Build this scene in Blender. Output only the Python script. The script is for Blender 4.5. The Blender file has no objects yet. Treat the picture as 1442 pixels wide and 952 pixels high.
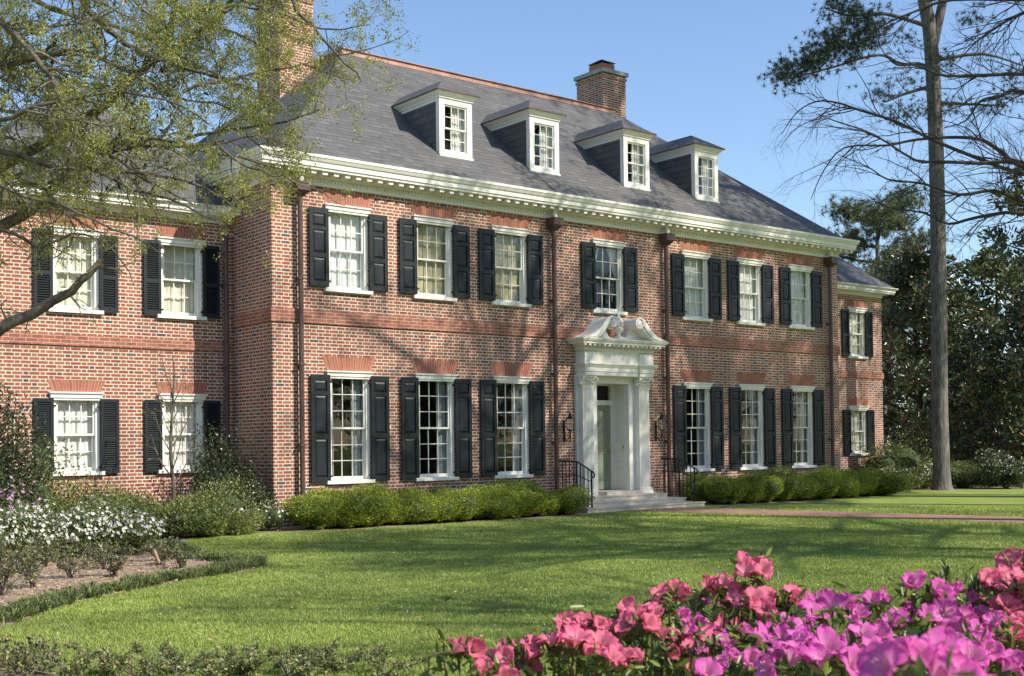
import bpy, math, random
import numpy as np
from mathutils import Vector, Matrix
R = math.radians
SC = bpy.context.scene
COL = SC.collection

# ------------------------------------------------------------------ camera, sky, sun, exposure
def setup_camera():
    yaw, pitch, roll = R(38.954), R(1.044), R(-0.720)
    fw = Vector((math.sin(yaw)*math.cos(pitch), math.cos(yaw)*math.cos(pitch), math.sin(pitch)))
    r = Vector((math.cos(yaw), -math.sin(yaw), 0)); u = r.cross(fw)
    r2 = r*math.cos(roll) + u*math.sin(roll); u2 = -r*math.sin(roll) + u*math.cos(roll)
    cd = bpy.data.cameras.new('camera'); cam = bpy.data.objects.new('camera', cd); COL.objects.link(cam)
    m = Matrix(((r2.x, u2.x, -fw.x, -11.32), (r2.y, u2.y, -fw.y, -21.42), (r2.z, u2.z, -fw.z, 1.55), (0, 0, 0, 1)))
    cam.matrix_world = m
    cd.sensor_width = 36; cd.lens = 1715/1442*36; cd.shift_y = 119.3/1442
    cd.clip_start = 0.05; cd.clip_end = 3000
    cd.dof.use_dof = True; cd.dof.focus_distance = 24; cd.dof.aperture_fstop = 18
    SC.camera = cam
setup_camera()
SC.view_settings.view_transform = 'Standard'; SC.view_settings.look = 'None'
SC.view_settings.exposure = 0.76; SC.view_settings.gamma = 1
SC.render.resolution_x = 1024; SC.render.resolution_y = 676
w = bpy.data.worlds.new('World'); SC.world = w; w.use_nodes = True
nt = w.node_tree; bg = nt.nodes['Background']
sky = nt.nodes.new('ShaderNodeTexSky'); sky.sky_type = 'NISHITA'; sky.sun_disc = False
sky.sun_elevation = R(40.3); sky.sun_rotation = R(153.2); sky.air_density = 1.0; sky.dust_density = 0.6; sky.ozone_density = 3.2
nt.links.new(sky.outputs[0], bg.inputs[0]); bg.inputs[1].default_value = 0.125
sd = bpy.data.lights.new('sun', 'SUN'); sd.energy = 4.0; sd.angle = R(0.5); sd.color = (1, .93, .82)
so = bpy.data.objects.new('sun', sd); COL.objects.link(so)
so.rotation_euler = Vector((-.506, 1, -.95)).to_track_quat('-Z', 'Y').to_euler()

# ------------------------------------------------------------------ helpers
BASE = {}
def tag(o, label=None, cat=None, group=None, kind=None):
    if label: o['label'] = label
    if cat: o['category'] = cat
    if group: o['group'] = group
    if kind: o['kind'] = kind
    return o
def thing(name, loc, label, cat, group=None):
    o = bpy.data.objects.new(name, None); COL.objects.link(o); o.location = loc
    o.empty_display_size = .3
    BASE[o.name] = Vector(loc)
    return tag(o, label, cat, group)
def base_of(p): return BASE.get(p.name, Vector((0, 0, 0))) if p is not None else Vector((0, 0, 0))
def link(name, me, parent=None):
    o = bpy.data.objects.new(name, me); COL.objects.link(o)
    if parent is not None:
        o.parent = parent; BASE[o.name] = base_of(parent)
    return o
class MB:
    def __init__(s): s.v = []; s.f = []; s.m = []; s.uv = []
    def face(s, pts, m=0, uv=None):
        i = len(s.v); s.v += [tuple(p) for p in pts]; s.f.append(tuple(range(i, i+len(pts)))); s.m.append(m)
        s.uv.append(uv if uv else [(0, 0)]*len(pts))
    def box(s, x0, x1, y0, y1, z0, z1, m=0):
        if x0 > x1: x0, x1 = x1, x0
        if y0 > y1: y0, y1 = y1, y0
        if z0 > z1: z0, z1 = z1, z0
        i = len(s.v)
        s.v += [(x0,y0,z0),(x1,y0,z0),(x1,y1,z0),(x0,y1,z0),(x0,y0,z1),(x1,y0,z1),(x1,y1,z1),(x0,y1,z1)]
        for q in ((3,2,1,0),(4,5,6,7),(0,1,5,4),(1,2,6,5),(2,3,7,6),(3,0,4,7)):
            s.f.append(tuple(i+k for k in q)); s.m.append(m); s.uv.append([(0,0)]*4)
    def hexa(s, b, t, m=0):      # b, t: four corners each, counter-clockwise from above
        i = len(s.v); s.v += [tuple(p) for p in b] + [tuple(p) for p in t]
        for q in ((3,2,1,0),(4,5,6,7),(0,1,5,4),(1,2,6,5),(2,3,7,6),(3,0,4,7)):
            s.f.append(tuple(i+k for k in q)); s.m.append(m); s.uv.append([(0,0)]*4)
    def tube(s, pts, rad, n=6, m=0, cap=True):
        pts = [Vector(p) for p in pts]
        if not hasattr(rad, '__len__'): rad = [rad]*len(pts)
        i0 = len(s.v); up = Vector((0, 0, 1)); prev = None
        for k, p in enumerate(pts):
            a = pts[max(k-1, 0)]; b = pts[min(k+1, len(pts)-1)]; t = (b-a)
            if t.length < 1e-9: t = Vector((0,0,1))
            t.normalize()
            if prev is None:
                x = t.cross(up)
                if x.length < .05: x = t.cross(Vector((1, 0, 0)))
            else: x = prev - t*prev.dot(t)
            if x.length < 1e-6: x = t.orthogonal()
            x.normalize(); prev = x; y = t.cross(x)
            for j in range(n):
                c = 2*math.pi*j/n; s.v.append(tuple(p + (x*math.cos(c)+y*math.sin(c))*rad[k]))
        for k in range(len(pts)-1):
            for j in range(n):
                a = i0+k*n+j; b = i0+k*n+(j+1) % n
                s.f.append((a, b, b+n, a+n)); s.m.append(m); s.uv.append([(0,0)]*4)
        if cap:
            s.f.append(tuple(i0+j for j in range(n-1, -1, -1))); s.m.append(m); s.uv.append([(0,0)]*n)
            e = i0+(len(pts)-1)*n
            s.f.append(tuple(e+j for j in range(n))); s.m.append(m); s.uv.append([(0,0)]*n)
    def lathe(s, c, prof, n=14, m=0):
        i0 = len(s.v)
        for r, z in prof:
            for j in range(n):
                a = 2*math.pi*j/n; s.v.append((c[0]+r*math.cos(a), c[1]+r*math.sin(a), c[2]+z))
        for k in range(len(prof)-1):
            for j in range(n):
                a = i0+k*n+j; b = i0+k*n+(j+1) % n
                s.f.append((a, b, b+n, a+n)); s.m.append(m); s.uv.append([(0,0)]*4)
        s.f.append(tuple(i0+j for j in range(n-1,-1,-1))); s.m.append(m); s.uv.append([(0,0)]*n)
        e = i0+(len(prof)-1)*n
        s.f.append(tuple(e+j for j in range(n))); s.m.append(m); s.uv.append([(0,0)]*n)
    def loops(s, loops, m=0, close=True, caps=False):     # skin equal-length closed loops
        i0 = len(s.v); n = len(loops[0])
        for l in loops: s.v += [tuple(p) for p in l]
        for k in range(len(loops)-1):
            for j in range(n if close else n-1):
                a = i0+k*n+j; b = i0+k*n+(j+1) % n
                s.f.append((a, b, b+n, a+n)); s.m.append(m); s.uv.append([(0,0)]*4)
    def extrude_poly(s, poly, y0, y1, m=0):      # poly of (x,z), extruded in y, y0 front
        n = len(poly)
        s.face([(x, y0, z) for x, z in poly], m); s.face([(x, y1, z) for x, z in poly][::-1], m)
        for k in range(n):
            a = poly[k]; b = poly[(k+1) % n]
            s.face([(a[0],y0,a[1]),(a[0],y1,a[1]),(b[0],y1,b[1]),(b[0],y0,b[1])], m)
    def build(s, name, mats, parent=None, smooth=False):
        me = bpy.data.meshes.new(name); o = link(name, me, parent)
        b = base_of(parent)
        vv = s.v if b.length == 0 else [(x-b.x, y-b.y, z-b.z) for x, y, z in s.v]
        me.from_pydata(vv, [], s.f)
        if not isinstance(mats, (list, tuple)): mats = [mats]
        for mm in mats: me.materials.append(mm)
        me.polygons.foreach_set('material_index', s.m)
        ul = me.uv_layers.new(name='UVMap')
        ul.data.foreach_set('uv', [c for f in s.uv for p in f for c in p])
        if smooth: me.polygons.foreach_set('use_smooth', [True]*len(s.f))
        me.update(); return o
def np_mesh(name, V, F, mats, parent=None, midx=None, smooth=False, uv=None, sub=True):
    """V (n,3), F (m,k) all faces the same size"""
    V = np.asarray(V, dtype=np.float32); F = np.asarray(F, dtype=np.int32)
    b = base_of(parent)
    if sub and b.length: V = V - np.array(b, dtype=np.float32)
    me = bpy.data.meshes.new(name); k = F.shape[1]
    me.vertices.add(len(V)); me.vertices.foreach_set('co', V.ravel())
    me.loops.add(F.size); me.loops.foreach_set('vertex_index', F.ravel())
    me.polygons.add(len(F)); me.polygons.foreach_set('loop_start', np.arange(0, F.size, k, dtype=np.int32))
    if not isinstance(mats, (list, tuple)): mats = [mats]
    for mm in mats: me.materials.append(mm)
    if midx is not None: me.polygons.foreach_set('material_index', np.asarray(midx, dtype=np.int32))
    if smooth: me.polygons.foreach_set('use_smooth', np.ones(len(F), dtype=bool))
    if uv is not None:
        ul = me.uv_layers.new(name='UVMap'); ul.data.foreach_set('uv', np.asarray(uv, dtype=np.float32).ravel())
    me.update(calc_edges=True); me.validate()
    return link(name, me, parent)
def unit(a): return a/np.maximum(np.linalg.norm(a, axis=-1, keepdims=True), 1e-9)
def leaf_quads(P, D, L, rng, aspect=.5, jit=.7, big=False):
    """leaf blades at P pointing roughly along D, length L; returns V, F(quads)"""
    n = len(P); D = unit(D + rng.normal(0, jit, (n, 3))); L = np.broadcast_to(np.asarray(L, float), (n,))[:, None]
    S = unit(np.cross(D, rng.normal(0, 1, (n, 3)))); N = np.cross(S, D)
    W = L*aspect*.5
    if not big:
        V = np.stack([P, P+D*L*.45+S*W+N*W*.3, P+D*L, P+D*L*.45-S*W+N*W*.3], 1).reshape(-1, 3)
        F = np.arange(4*n).reshape(n, 4)
    else:
        V = np.stack([P, P+D*L*.3+S*W*.85+N*W*.35, P+D*L*.7+S*W*.8+N*W*.25, P+D*L-N*L*.08, P+D*L*.7-S*W*.8+N*W*.25, P+D*L*.3-S*W*.85+N*W*.35], 1).reshape(-1, 3)
        i = np.arange(n)[:, None]*6
        F = np.concatenate([i+np.array([[0, 1, 2, 3]]), i+np.array([[3, 4, 5, 0]])], 1).reshape(-1, 4)
    return V, F
def merge(parts):
    V = []; F = []; k = 0; M = []
    for j, (v, f) in enumerate(parts):
        V.append(v); F.append(f+k); M.append(np.full(len(f), j)); k += len(v)
    return np.concatenate(V), np.concatenate(F), np.concatenate(M)
ORD = ['first','second','third','fourth','fifth','sixth','seventh','eighth','ninth','tenth','eleventh','twelfth','thirteenth','fourteenth']

# ------------------------------------------------------------------ materials
class NT:
    def __init__(s, name):
        s.mat = bpy.data.materials.new(name); s.mat.use_nodes = True; s.t = s.mat.node_tree
        s.b = s.t.nodes['Principled BSDF']; s.out = s.t.nodes['Material Output']
    def n(s, ty, **kw):
        nd = s.t.nodes.new('ShaderNode'+ty)
        for k, v in kw.items(): setattr(nd, k, v)
        return nd
    def l(s, a, b): s.t.links.new(a, b)
    def m(s, op, a, b=None, c=None):
        nd = s.n('Math', operation=op)
        for i, x in enumerate((a, b, c)):
            if x is None: continue
            if isinstance(x, (int, float)): nd.inputs[i].default_value = x
            else: s.l(x, nd.inputs[i])
        return nd.outputs[0]
    def mixc(s, fac, a, b, bt='MIX'):
        nd = s.n('Mix', data_type='RGBA', blend_type=bt)
        for i, x in ((0, fac), (6, a), (7, b)):
            if isinstance(x, (int, float)): nd.inputs[i].default_value = x
            elif isinstance(x, tuple): nd.inputs[i].default_value = (*x, 1)
            else: s.l(x, nd.inputs[i])
        return nd.outputs[2]
    def ramp(s, fac, stops, interp='LINEAR'):
        nd = s.n('ValToRGB'); cr = nd.color_ramp; cr.interpolation = interp
        while len(cr.elements) < len(stops): cr.elements.new(.5)
        for e, (p, c) in zip(cr.elements, stops): e.position = p; e.color = (*c, 1)
        s.l(fac, nd.inputs[0]); return nd.outputs[0]
    def noise(s, vec, scale, detail=4, rough=.55):
        nd = s.n('TexNoise'); nd.inputs['Scale'].default_value = scale; nd.inputs['Detail'].default_value = detail; nd.inputs['Roughness'].default_value = rough
        if vec is not None: s.l(vec, nd.inputs['Vector'])
        return nd.outputs['Fac']
    def bump(s, h, strength=.3, dist=.01):
        nd = s.n('Bump'); nd.inputs['Strength'].default_value = strength; nd.inputs['Distance'].default_value = dist
        s.l(h, nd.inputs['Height']); s.l(nd.outputs[0], s.b.inputs['Normal'])
    def obj(s): return s.n('TexCoord').outputs['Object']
def pmat(name, col, rough=.6, metal=0, var=.12, scale=6, bump=0, spec=.5):
    a = NT(name); o = a.obj(); f = a.noise(o, scale)
    lo = tuple(c*(1-var) for c in col); hi = tuple(min(1, c*(1+var)) for c in col)
    a.l(a.ramp(f, [(.3, lo), (.7, hi)]), a.b.inputs['Base Color'])
    a.b.inputs['Roughness'].default_value = rough; a.b.inputs['Metallic'].default_value = metal
    a.b.inputs['Specular IOR Level'].default_value = spec
    if bump: a.bump(a.noise(o, scale*8), bump, .004)
    return a.mat
def brickmat(name, ch, pair, ratio, m, stops_s, stops_h, mort, wob=.0025, uv=False):
    a = NT(name)
    if uv:
        sp = a.n('SeparateXYZ'); a.l(a.n('UVMap').outputs[0], sp.inputs[0]); h = sp.outputs[0]; z = sp.outputs[1]; o = a.n('UVMap').outputs[0]
    else:
        o = a.obj(); sp = a.n('SeparateXYZ'); a.l(o, sp.inputs[0])
        ns = a.n('SeparateXYZ'); a.l(a.n('NewGeometry').outputs['Normal'], ns.inputs[0])
        ax = a.m('GREATER_THAN', a.m('ABSOLUTE', ns.outputs[0]), .6)
        h = a.m('ADD', a.m('MULTIPLY', sp.outputs[1], ax), a.m('MULTIPLY', sp.outputs[0], a.m('SUBTRACT', 1, ax))); z = sp.outputs[2]
        h = a.m('ADD', h, 50.0)
    nz = a.m('MULTIPLY', a.m('SUBTRACT', a.noise(o, 28, 2), .5), wob*4)
    z2 = a.m('ADD', z, 10*ch)
    row = a.m('FLOOR', a.m('DIVIDE', z2, ch)); par = a.m('FLOORED_MODULO', row, 2)
    hh = a.m('ADD', h, a.m('MULTIPLY', par, pair/2)); k = a.m('FLOOR', a.m('DIVIDE', hh, pair))
    u = a.m('SUBTRACT', hh, a.m('MULTIPLY', k, pair)); ls = pair*ratio
    isH = a.m('GREATER_THAN', u, ls)
    dx = a.m('MINIMUM', u, a.m('SUBTRACT', pair, u))
    if ratio < .99: dx = a.m('MINIMUM', dx, a.m('ABSOLUTE', a.m('SUBTRACT', u, ls)))
    zf = a.m('SUBTRACT', z2, a.m('MULTIPLY', row, ch)); dz = a.m('MINIMUM', zf, a.m('SUBTRACT', ch, zf))
    d = a.m('ADD', a.m('MINIMUM', dx, dz), nz)
    mr = a.n('MapRange', interpolation_type='SMOOTHSTEP'); a.l(d, mr.inputs[0]); mr.inputs[1].default_value = m*.24; mr.inputs[2].default_value = m*.80
    bm = mr.outputs[0]
    cv = a.n('CombineXYZ'); a.l(a.m('ADD', a.m('MULTIPLY', k, 2), isH), cv.inputs[0]); a.l(row, cv.inputs[1])
    wn = a.n('TexWhiteNoise', noise_dimensions='2D'); a.l(cv.outputs[0], wn.inputs['Vector']); v = wn.outputs['Value']
    cs = a.ramp(v, stops_s); chh = a.ramp(v, stops_h); c = a.mixc(isH, cs, chh)
    c = a.mixc(.35, c, a.ramp(a.noise(o, 60, 3), [(.3, (.55,.55,.55)), (.7, (1.25,1.25,1.25))]), 'MULTIPLY')
    mc = a.ramp(a.noise(o, 9, 4), [(.3, tuple(x*.82 for x in mort)), (.7, mort)])
    c = a.mixc(bm, mc, c)
    mp = a.n('Mapping'); a.l(o, mp.inputs[0]); mp.inputs['Scale'].default_value = (1.4, 1.4, .35)
    big = a.ramp(a.noise(mp.outputs[0], 1, 5, .6), [(.3, (.74,.735,.74)), (.5, (.95,.94,.93)), (.7, (1.14,1.10,1.05))])
    c = a.mixc(1.0, c, big, 'MULTIPLY')
    a.l(c, a.b.inputs['Base Color']); a.b.inputs['Roughness'].default_value = .88; a.b.inputs['Specular IOR Level'].default_value = .2
    a.bump(a.m('ADD', bm, a.m('MULTIPLY', a.noise(o, 90, 2), .4)), .5, .006)
    return a.mat
BRICK = brickmat('flemish_brick', .0688, .308, .667, .0172,
    [(0,(.25,.082,.05)), (.25,(.33,.110,.065)), (.5,(.26,.084,.052)), (.75,(.38,.140,.080)), (.95,(.29,.125,.07)), (.972,(.13,.10,.09)), (1,(.09,.08,.085))],
    [(0,(.30,.085,.055)), (.3,(.35,.12,.075)), (.6,(.25,.08,.06)), (.72,(.33,.17,.09)), (.90,(.22,.11,.08)), (.94,(.11,.08,.08)), (1,(.07,.065,.075))], (.70,.64,.53))
BAND = brickmat('orange_band_brick', .0688, .21, 1.0, .010, [(0,(.27,.10,.07)), (.35,(.38,.15,.10)), (.6,(.31,.115,.075)), (.85,(.42,.18,.12)), (1,(.30,.12,.08))], [(0,(.5,.17,.09)), (1,(.4,.14,.08))], (.62,.48,.38), .001)
ARCH = brickmat('gauged_arch_brick', .42, .066, 1.0, .0055, [(0,(.30,.11,.075)), (.4,(.42,.17,.11)), (.7,(.34,.125,.085)), (1,(.46,.20,.13))], [(0,(.5,.17,.09)), (1,(.4,.14,.08))], (.66,.52,.42), .0008, uv=True)
PAVE = brickmat('path_brick', .1, .2, 1.0, .008, [(0,(.28,.15,.115)), (.5,(.36,.21,.16)), (1,(.26,.15,.12))], [(0,(.3,.13,.09)), (1,(.3,.13,.09))], (.35,.30,.25), .002, uv=True)
def slate():
    a = NT('slate'); uv = a.n('UVMap').outputs[0]; sp = a.n('SeparateXYZ'); a.l(uv, sp.inputs[0])
    ch = .17; row = a.m('FLOOR', a.m('DIVIDE', sp.outputs[1], ch))
    wr = a.n('TexWhiteNoise', noise_dimensions='1D'); a.l(row, wr.inputs['W'])
    pw = .27; hh = a.m('ADD', sp.outputs[0], a.m('MULTIPLY', wr.outputs[0], 3.1)); k = a.m('FLOOR', a.m('DIVIDE', hh, pw))
    u = a.m('SUBTRACT', hh, a.m('MULTIPLY', k, pw)); v = a.m('SUBTRACT', sp.outputs[1], a.m('MULTIPLY', row, ch))
    cv = a.n('CombineXYZ'); a.l(k, cv.inputs[0]); a.l(row, cv.inputs[1])
    wn = a.n('TexWhiteNoise', noise_dimensions='2D'); a.l(cv.outputs[0], wn.inputs['Vector'])
    c = a.ramp(wn.outputs['Value'], [(0,(.090,.089,.089)), (.3,(.115,.113,.111)), (.6,(.10,.098,.098)), (.85,(.140,.135,.128)), (1,(.112,.107,.102))])
    butt_shadow = a.m('ADD', .014, a.m('MULTIPLY', wn.outputs['Value'], .034))  # course shadow painted as a dark strip along each slate's lower edge
    e = a.m('MINIMUM', a.m('DIVIDE', a.m('MINIMUM', u, a.m('SUBTRACT', pw, u)), .005), a.m('DIVIDE', v, butt_shadow))
    e = a.m('MINIMUM', e, 1.0)
    c = a.mixc(e, (.03,.03,.035), c)
    o = a.obj(); c = a.mixc(1.0, c, a.ramp(a.noise(o, 1.1, 6, .7), [(.3,(.93,.93,.93)), (.7,(1.08,1.07,1.05))]), 'MULTIPLY')
    a.l(c, a.b.inputs['Base Color']); a.b.inputs['Roughness'].default_value = .62; a.b.inputs['Specular IOR Level'].default_value = .35
    hgt = a.m('ADD', a.m('MULTIPLY', a.m('SUBTRACT', ch, v), 4.0), a.m('ADD', a.m('MULTIPLY', wn.outputs['Value'], .5), a.m('MULTIPLY', e, .6)))
    hgt = a.m('ADD', hgt, a.m('MULTIPLY', a.noise(o, 25, 4), .5)); a.bump(hgt, .7, .012)
    return a.mat
SLATE = slate()
WHITE = pmat('white_paint', (.79,.765,.69), .45, var=.05, scale=2.2)
CREAM = pmat('cream_paint', (.72,.70,.60), .5, var=.03, scale=3)
SHUT = pmat('charcoal_shutter_paint', (.014,.018,.021), .42, var=.15, scale=2, spec=.35)
DOORG = pmat('sage_green_paint', (.25,.28,.19), .4, var=.05, scale=3)
COPPER = pmat('weathered_copper', (.30,.175,.135), .55, .4, .35, 2)
BROWNM = pmat('brown_downspout', (.105,.06,.055), .4, .2, .15, 2)
IRON = pmat('black_iron', (.012,.012,.013), .45, .3)
BRASS = pmat('brass', (.55,.38,.14), .35, .9)
STONE = pmat('limestone_step', (.62,.55,.45), .8, 0, .14, 5, .3)
CAPST = pmat('chimney_cap_stone', (.30,.32,.31), .85, 0, .15, 6, .3)
CLAY = pmat('clay_flue', (.38,.15,.09), .85, 0, .12, 5)
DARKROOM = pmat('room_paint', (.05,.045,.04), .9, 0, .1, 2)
BARKOAK = pmat('oak_bark', (.11,.092,.072), .95, 0, .5, 9, .8)
BARKDARK = pmat('dark_bark', (.065,.054,.046), .95, 0, .4, 9, .6)
BARKTWIG = pmat('pale_twig_bark', (.17,.145,.105), .9, 0, .45, 9)
MULCHT = pmat('mulch_chip', (.42,.30,.21), .95, 0, .4, 30)
def pinebark():
    a = NT('pine_bark'); o = a.obj(); mp = a.n('Mapping'); a.l(o, mp.inputs[0]); mp.inputs['Scale'].default_value = (16, 16, 2.6)
    f = a.noise(mp.outputs[0], 1, 8, .68)
    c = a.ramp(f, [(.32,(.045,.042,.04)), (.48,(.145,.135,.125)), (.68,(.26,.24,.22))])
    c = a.mixc(.6, c, a.ramp(a.noise(o, 1.6), [(.3,(.75,.75,.78)), (.7,(1.2,1.15,1.1))]), 'MULTIPLY')
    a.l(c, a.b.inputs['Base Color']); a.b.inputs['Roughness'].default_value = .95
    a.bump(f, 1.0, .06); return a.mat
PINEBARK = pinebark()
def leafmat(name, stops, rough=.5, trans=.3, spec=.4, clump=None):
    a = NT(name); g = a.n('NewGeometry'); c = a.ramp(g.outputs['Random Per Island'], stops)
    if clump: c = a.mixc(1.0, c, a.ramp(a.noise(a.obj(), clump, 2), [(.35,(.7,.72,.7)), (.65,(1.3,1.25,1.1))]), 'MULTIPLY')
    a.l(c, a.b.inputs['Base Color']); a.b.inputs['Roughness'].default_value = rough; a.b.inputs['Specular IOR Level'].default_value = spec
    tr = a.n('BsdfTranslucent'); a.l(a.mixc(.5, c, (.35,.42,.05), 'MIX') if trans > .35 else c, tr.inputs[0])
    mx = a.n('MixShader'); mx.inputs[0].default_value = trans
    a.l(a.b.outputs[0], mx.inputs[1]); a.l(tr.outputs[0], mx.inputs[2]); a.l(mx.outputs[0], a.out.inputs[0]); return a.mat
OAKLEAF = leafmat('oak_spring_leaf', [(0,(.12,.135,.04)), (.35,(.28,.295,.08)), (.7,(.43,.43,.13)), (1,(.56,.52,.19))], .5, .45, clump=1.2)
BIGLEAF = leafmat('dark_oval_leaf', [(0,(.02,.035,.012)), (.6,(.045,.06,.02)), (1,(.10,.07,.03))], .4, .15)
BOXLEAF = leafmat('boxwood_leaf', [(0,(.15,.20,.03)), (.5,(.30,.37,.05)), (1,(.48,.54,.10))], .45, .35, clump=5)
SHRUBLEAF = leafmat('shrub_leaf', [(0,(.06,.088,.03)), (.5,(.135,.175,.052)), (1,(.26,.29,.095))], .5, .25, clump=3)
OLIVELEAF = leafmat('olive_shrub_leaf', [(0,(.09,.11,.035)), (.5,(.18,.205,.065)), (1,(.32,.34,.13))], .5, .25, clump=3)
DARKLEAF = leafmat('dark_holly_leaf', [(0,(.025,.038,.018)), (.6,(.05,.068,.03)), (1,(.12,.13,.065))], .35, .15, .5, clump=3)
MAGLEAF = leafmat('magnolia_leaf', [(0,(.035,.052,.024)), (.55,(.075,.105,.042)), (.9,(.15,.18,.08)), (.93,(.26,.11,.06)), (1,(.30,.13,.08))], .28, .12, .7, clump=.9)
PINENEEDLE = leafmat('pine_needle', [(0,(.03,.05,.026)), (.5,(.06,.085,.04)), (1,(.12,.14,.065))], .5, .12, clump=.8)
BGLEAF = leafmat('distant_leaf', [(0,(.05,.075,.03)), (.5,(.09,.12,.045)), (1,(.17,.17,.06))], .6, .2, clump=.5)
ROSELEAF = leafmat('rose_leaf', [(0,(.07,.09,.04)), (.5,(.15,.17,.075)), (.85,(.26,.27,.12)), (1,(.30,.17,.09))], .4, .25, .5)
AZLEAF = leafmat('azalea_leaf', [(0,(.035,.06,.012)), (.5,(.10,.14,.025)), (1,(.26,.30,.06))], .4, .3, .5)
GRASSB = leafmat('grass_blade', [(0,(.175,.25,.055)), (.5,(.28,.365,.09)), (.95,(.40,.45,.14)), (1,(.54,.49,.27))], .55, .3, .3, clump=.35)
MONDO = leafmat('mondo_blade', [(0,(.07,.10,.03)), (.6,(.16,.21,.06)), (1,(.32,.36,.13))], .45, .15)
WPETAL = leafmat('white_petal', [(0,(.72,.70,.62)), (1,(.85,.84,.80))], .6, .3)
PPETAL = leafmat('lilac_petal', [(0,(.42,.22,.42)), (1,(.62,.36,.56))], .6, .3)
def lawn():
    a = NT('lawn_turf'); o = a.obj()
    c = a.ramp(a.noise(o, 1.1, 5), [(.3,(.205,.275,.065)), (.7,(.30,.365,.11))])
    mp = a.n('Mapping'); a.l(o, mp.inputs[0]); mp.inputs['Scale'].default_value = (60, 60, 1)
    c = a.mixc(.8, c, a.ramp(a.noise(mp.outputs[0], 1, 6, .7), [(.3,(.55,.6,.5)), (.7,(1.5,1.4,1.3))]), 'MULTIPLY')
    a.l(c, a.b.inputs['Base Color']); a.b.inputs['Roughness'].default_value = .9; a.b.inputs['Specular IOR Level'].default_value = .1
    a.bump(a.noise(mp.outputs[0], 1.2, 5, .7), .8, .03); return a.mat
LAWN = lawn()
def mulch():
    a = NT('pine_straw_mulch'); o = a.obj()
    mp = a.n('Mapping'); a.l(o, mp.inputs[0]); mp.inputs['Scale'].default_value = (25, 60, 1)
    c = a.ramp(a.noise(mp.outputs[0], 1, 6, .7), [(.3,(.18,.12,.08)), (.5,(.38,.28,.20)), (.7,(.56,.45,.34))])
    a.l(c, a.b.inputs['Base Color']); a.b.inputs['Roughness'].default_value = .95
    a.bump(a.noise(mp.outputs[0], 1.2, 5, .7), 1, .03); return a.mat
MULCH = mulch()
def glass():
    a = NT('window_glass'); tr = a.n('BsdfTransparent'); tr.inputs[0].default_value = (.92,.94,.93,1)
    gl = a.n('BsdfGlossy'); gl.inputs['Roughness'].default_value = .02
    nz = a.n('Bump'); nz.inputs['Strength'].default_value = .06; nz.inputs['Distance'].default_value = .02
    a.l(a.noise(a.obj(), 3.5, 2), nz.inputs['Height']); a.l(nz.outputs[0], gl.inputs['Normal'])
    fr = a.n('LayerWeight'); fr.inputs[0].default_value = .5
    mx = a.n('MixShader'); a.l(a.m('ADD', a.m('MULTIPLY', a.m('POWER', fr.outputs[1], 4.5), .9), .06), mx.inputs[0])
    a.l(tr.outputs[0], mx.inputs[1]); a.l(gl.outputs[0], mx.inputs[2]); a.l(mx.outputs[0], a.out.inputs[0]); return a.mat
GLASS = glass()
def cloth(name, col, tr=.35):
    a = NT(name); a.b.inputs['Base Color'].default_value = (*col, 1); a.b.inputs['Roughness'].default_value = .9
    t = a.n('BsdfTranslucent'); t.inputs[0].default_value = (*col, 1); mx = a.n('MixShader'); mx.inputs[0].default_value = tr
    a.l(a.ramp(a.noise(a.obj(), 7, 3), [(.3, tuple(c*.85 for c in col)), (.7, col)]), a.b.inputs['Base Color'])
    a.l(a.b.outputs[0], mx.inputs[1]); a.l(t.outputs[0], mx.inputs[2]); a.l(mx.outputs[0], a.out.inputs[0]); return a.mat
SHEER = cloth('white_sheer_curtain', (.92,.91,.87), .15); CREAMC = cloth('cream_curtain', (.86,.82,.66), .15); BEIGE = cloth('beige_shade', (.60,.53,.34), .15); BLUEC = cloth('grey_blue_curtain', (.50,.56,.60)); FLORAL = cloth('patterned_curtain', (.62,.56,.48))

# ------------------------------------------------------------------ the setting: ground
def sheet(name, poly, z, m, uvs=None):
    mb = MB(); mb.face([(x, y, z) for x, y in poly], 0, uvs); o = mb.build(name, m); o['kind'] = 'structure'; return o
g = MB(); E_ = 1500
g.face([(-E_,-E_,0),(E_,-E_,0),(E_,E_,0),(-E_,E_,0)]); go = g.build('lawn', LAWN); go['kind'] = 'structure'
def smooth_curve(P, n=8, closed=False):
    P = [np.array(p, float) for p in P]; out = []
    m = len(P)
    for i in range(m if closed else m-1):
        if closed: p0, p1, p2, p3 = P[(i-1)%m], P[i], P[(i+1)%m], P[(i+2)%m]
        else: p0, p1, p2, p3 = P[max(i-1,0)], P[i], P[i+1], P[min(i+2,m-1)]
        for k in range(n):
            t = k/n; out.append(.5*((2*p1)+(-p0+p2)*t+(2*p0-5*p1+4*p2-p3)*t*t+(-p0+3*p1-3*p2+p3)*t**3))
    if not closed: out.append(P[-1])
    return out
BORDER = smooth_curve([(-9.6,-12.2),(-8.75,-10.9),(-7.9,-10.05),(-7.2,-9.2),(-6.5,-8.6),(-5.7,-8.1),(-5.05,-7.7),(-4.4,-7.45),(-3.95,-7.1),(-3.6,-6.5),(-3.55,-5.9),(-3.75,-5.0)], 6)
BEDBACK = smooth_curve([(-3.75,-5.0),(-3.55,-4.0),(-3.1,-2.7),(-2.3,-1.5),(-1.2,-1.0),(-.2,-1.35),(.4,-1.75)], 5)
bed = [tuple(p) for p in BORDER] + [tuple(p) for p in BEDBACK[1:]] + [(7.0,-1.85),(7.0,0),(0,0),(0,1.72),(-30,1.72),(-30,-12.2)]
sheet('mulch_bed', bed, .004, MULCH)
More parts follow.
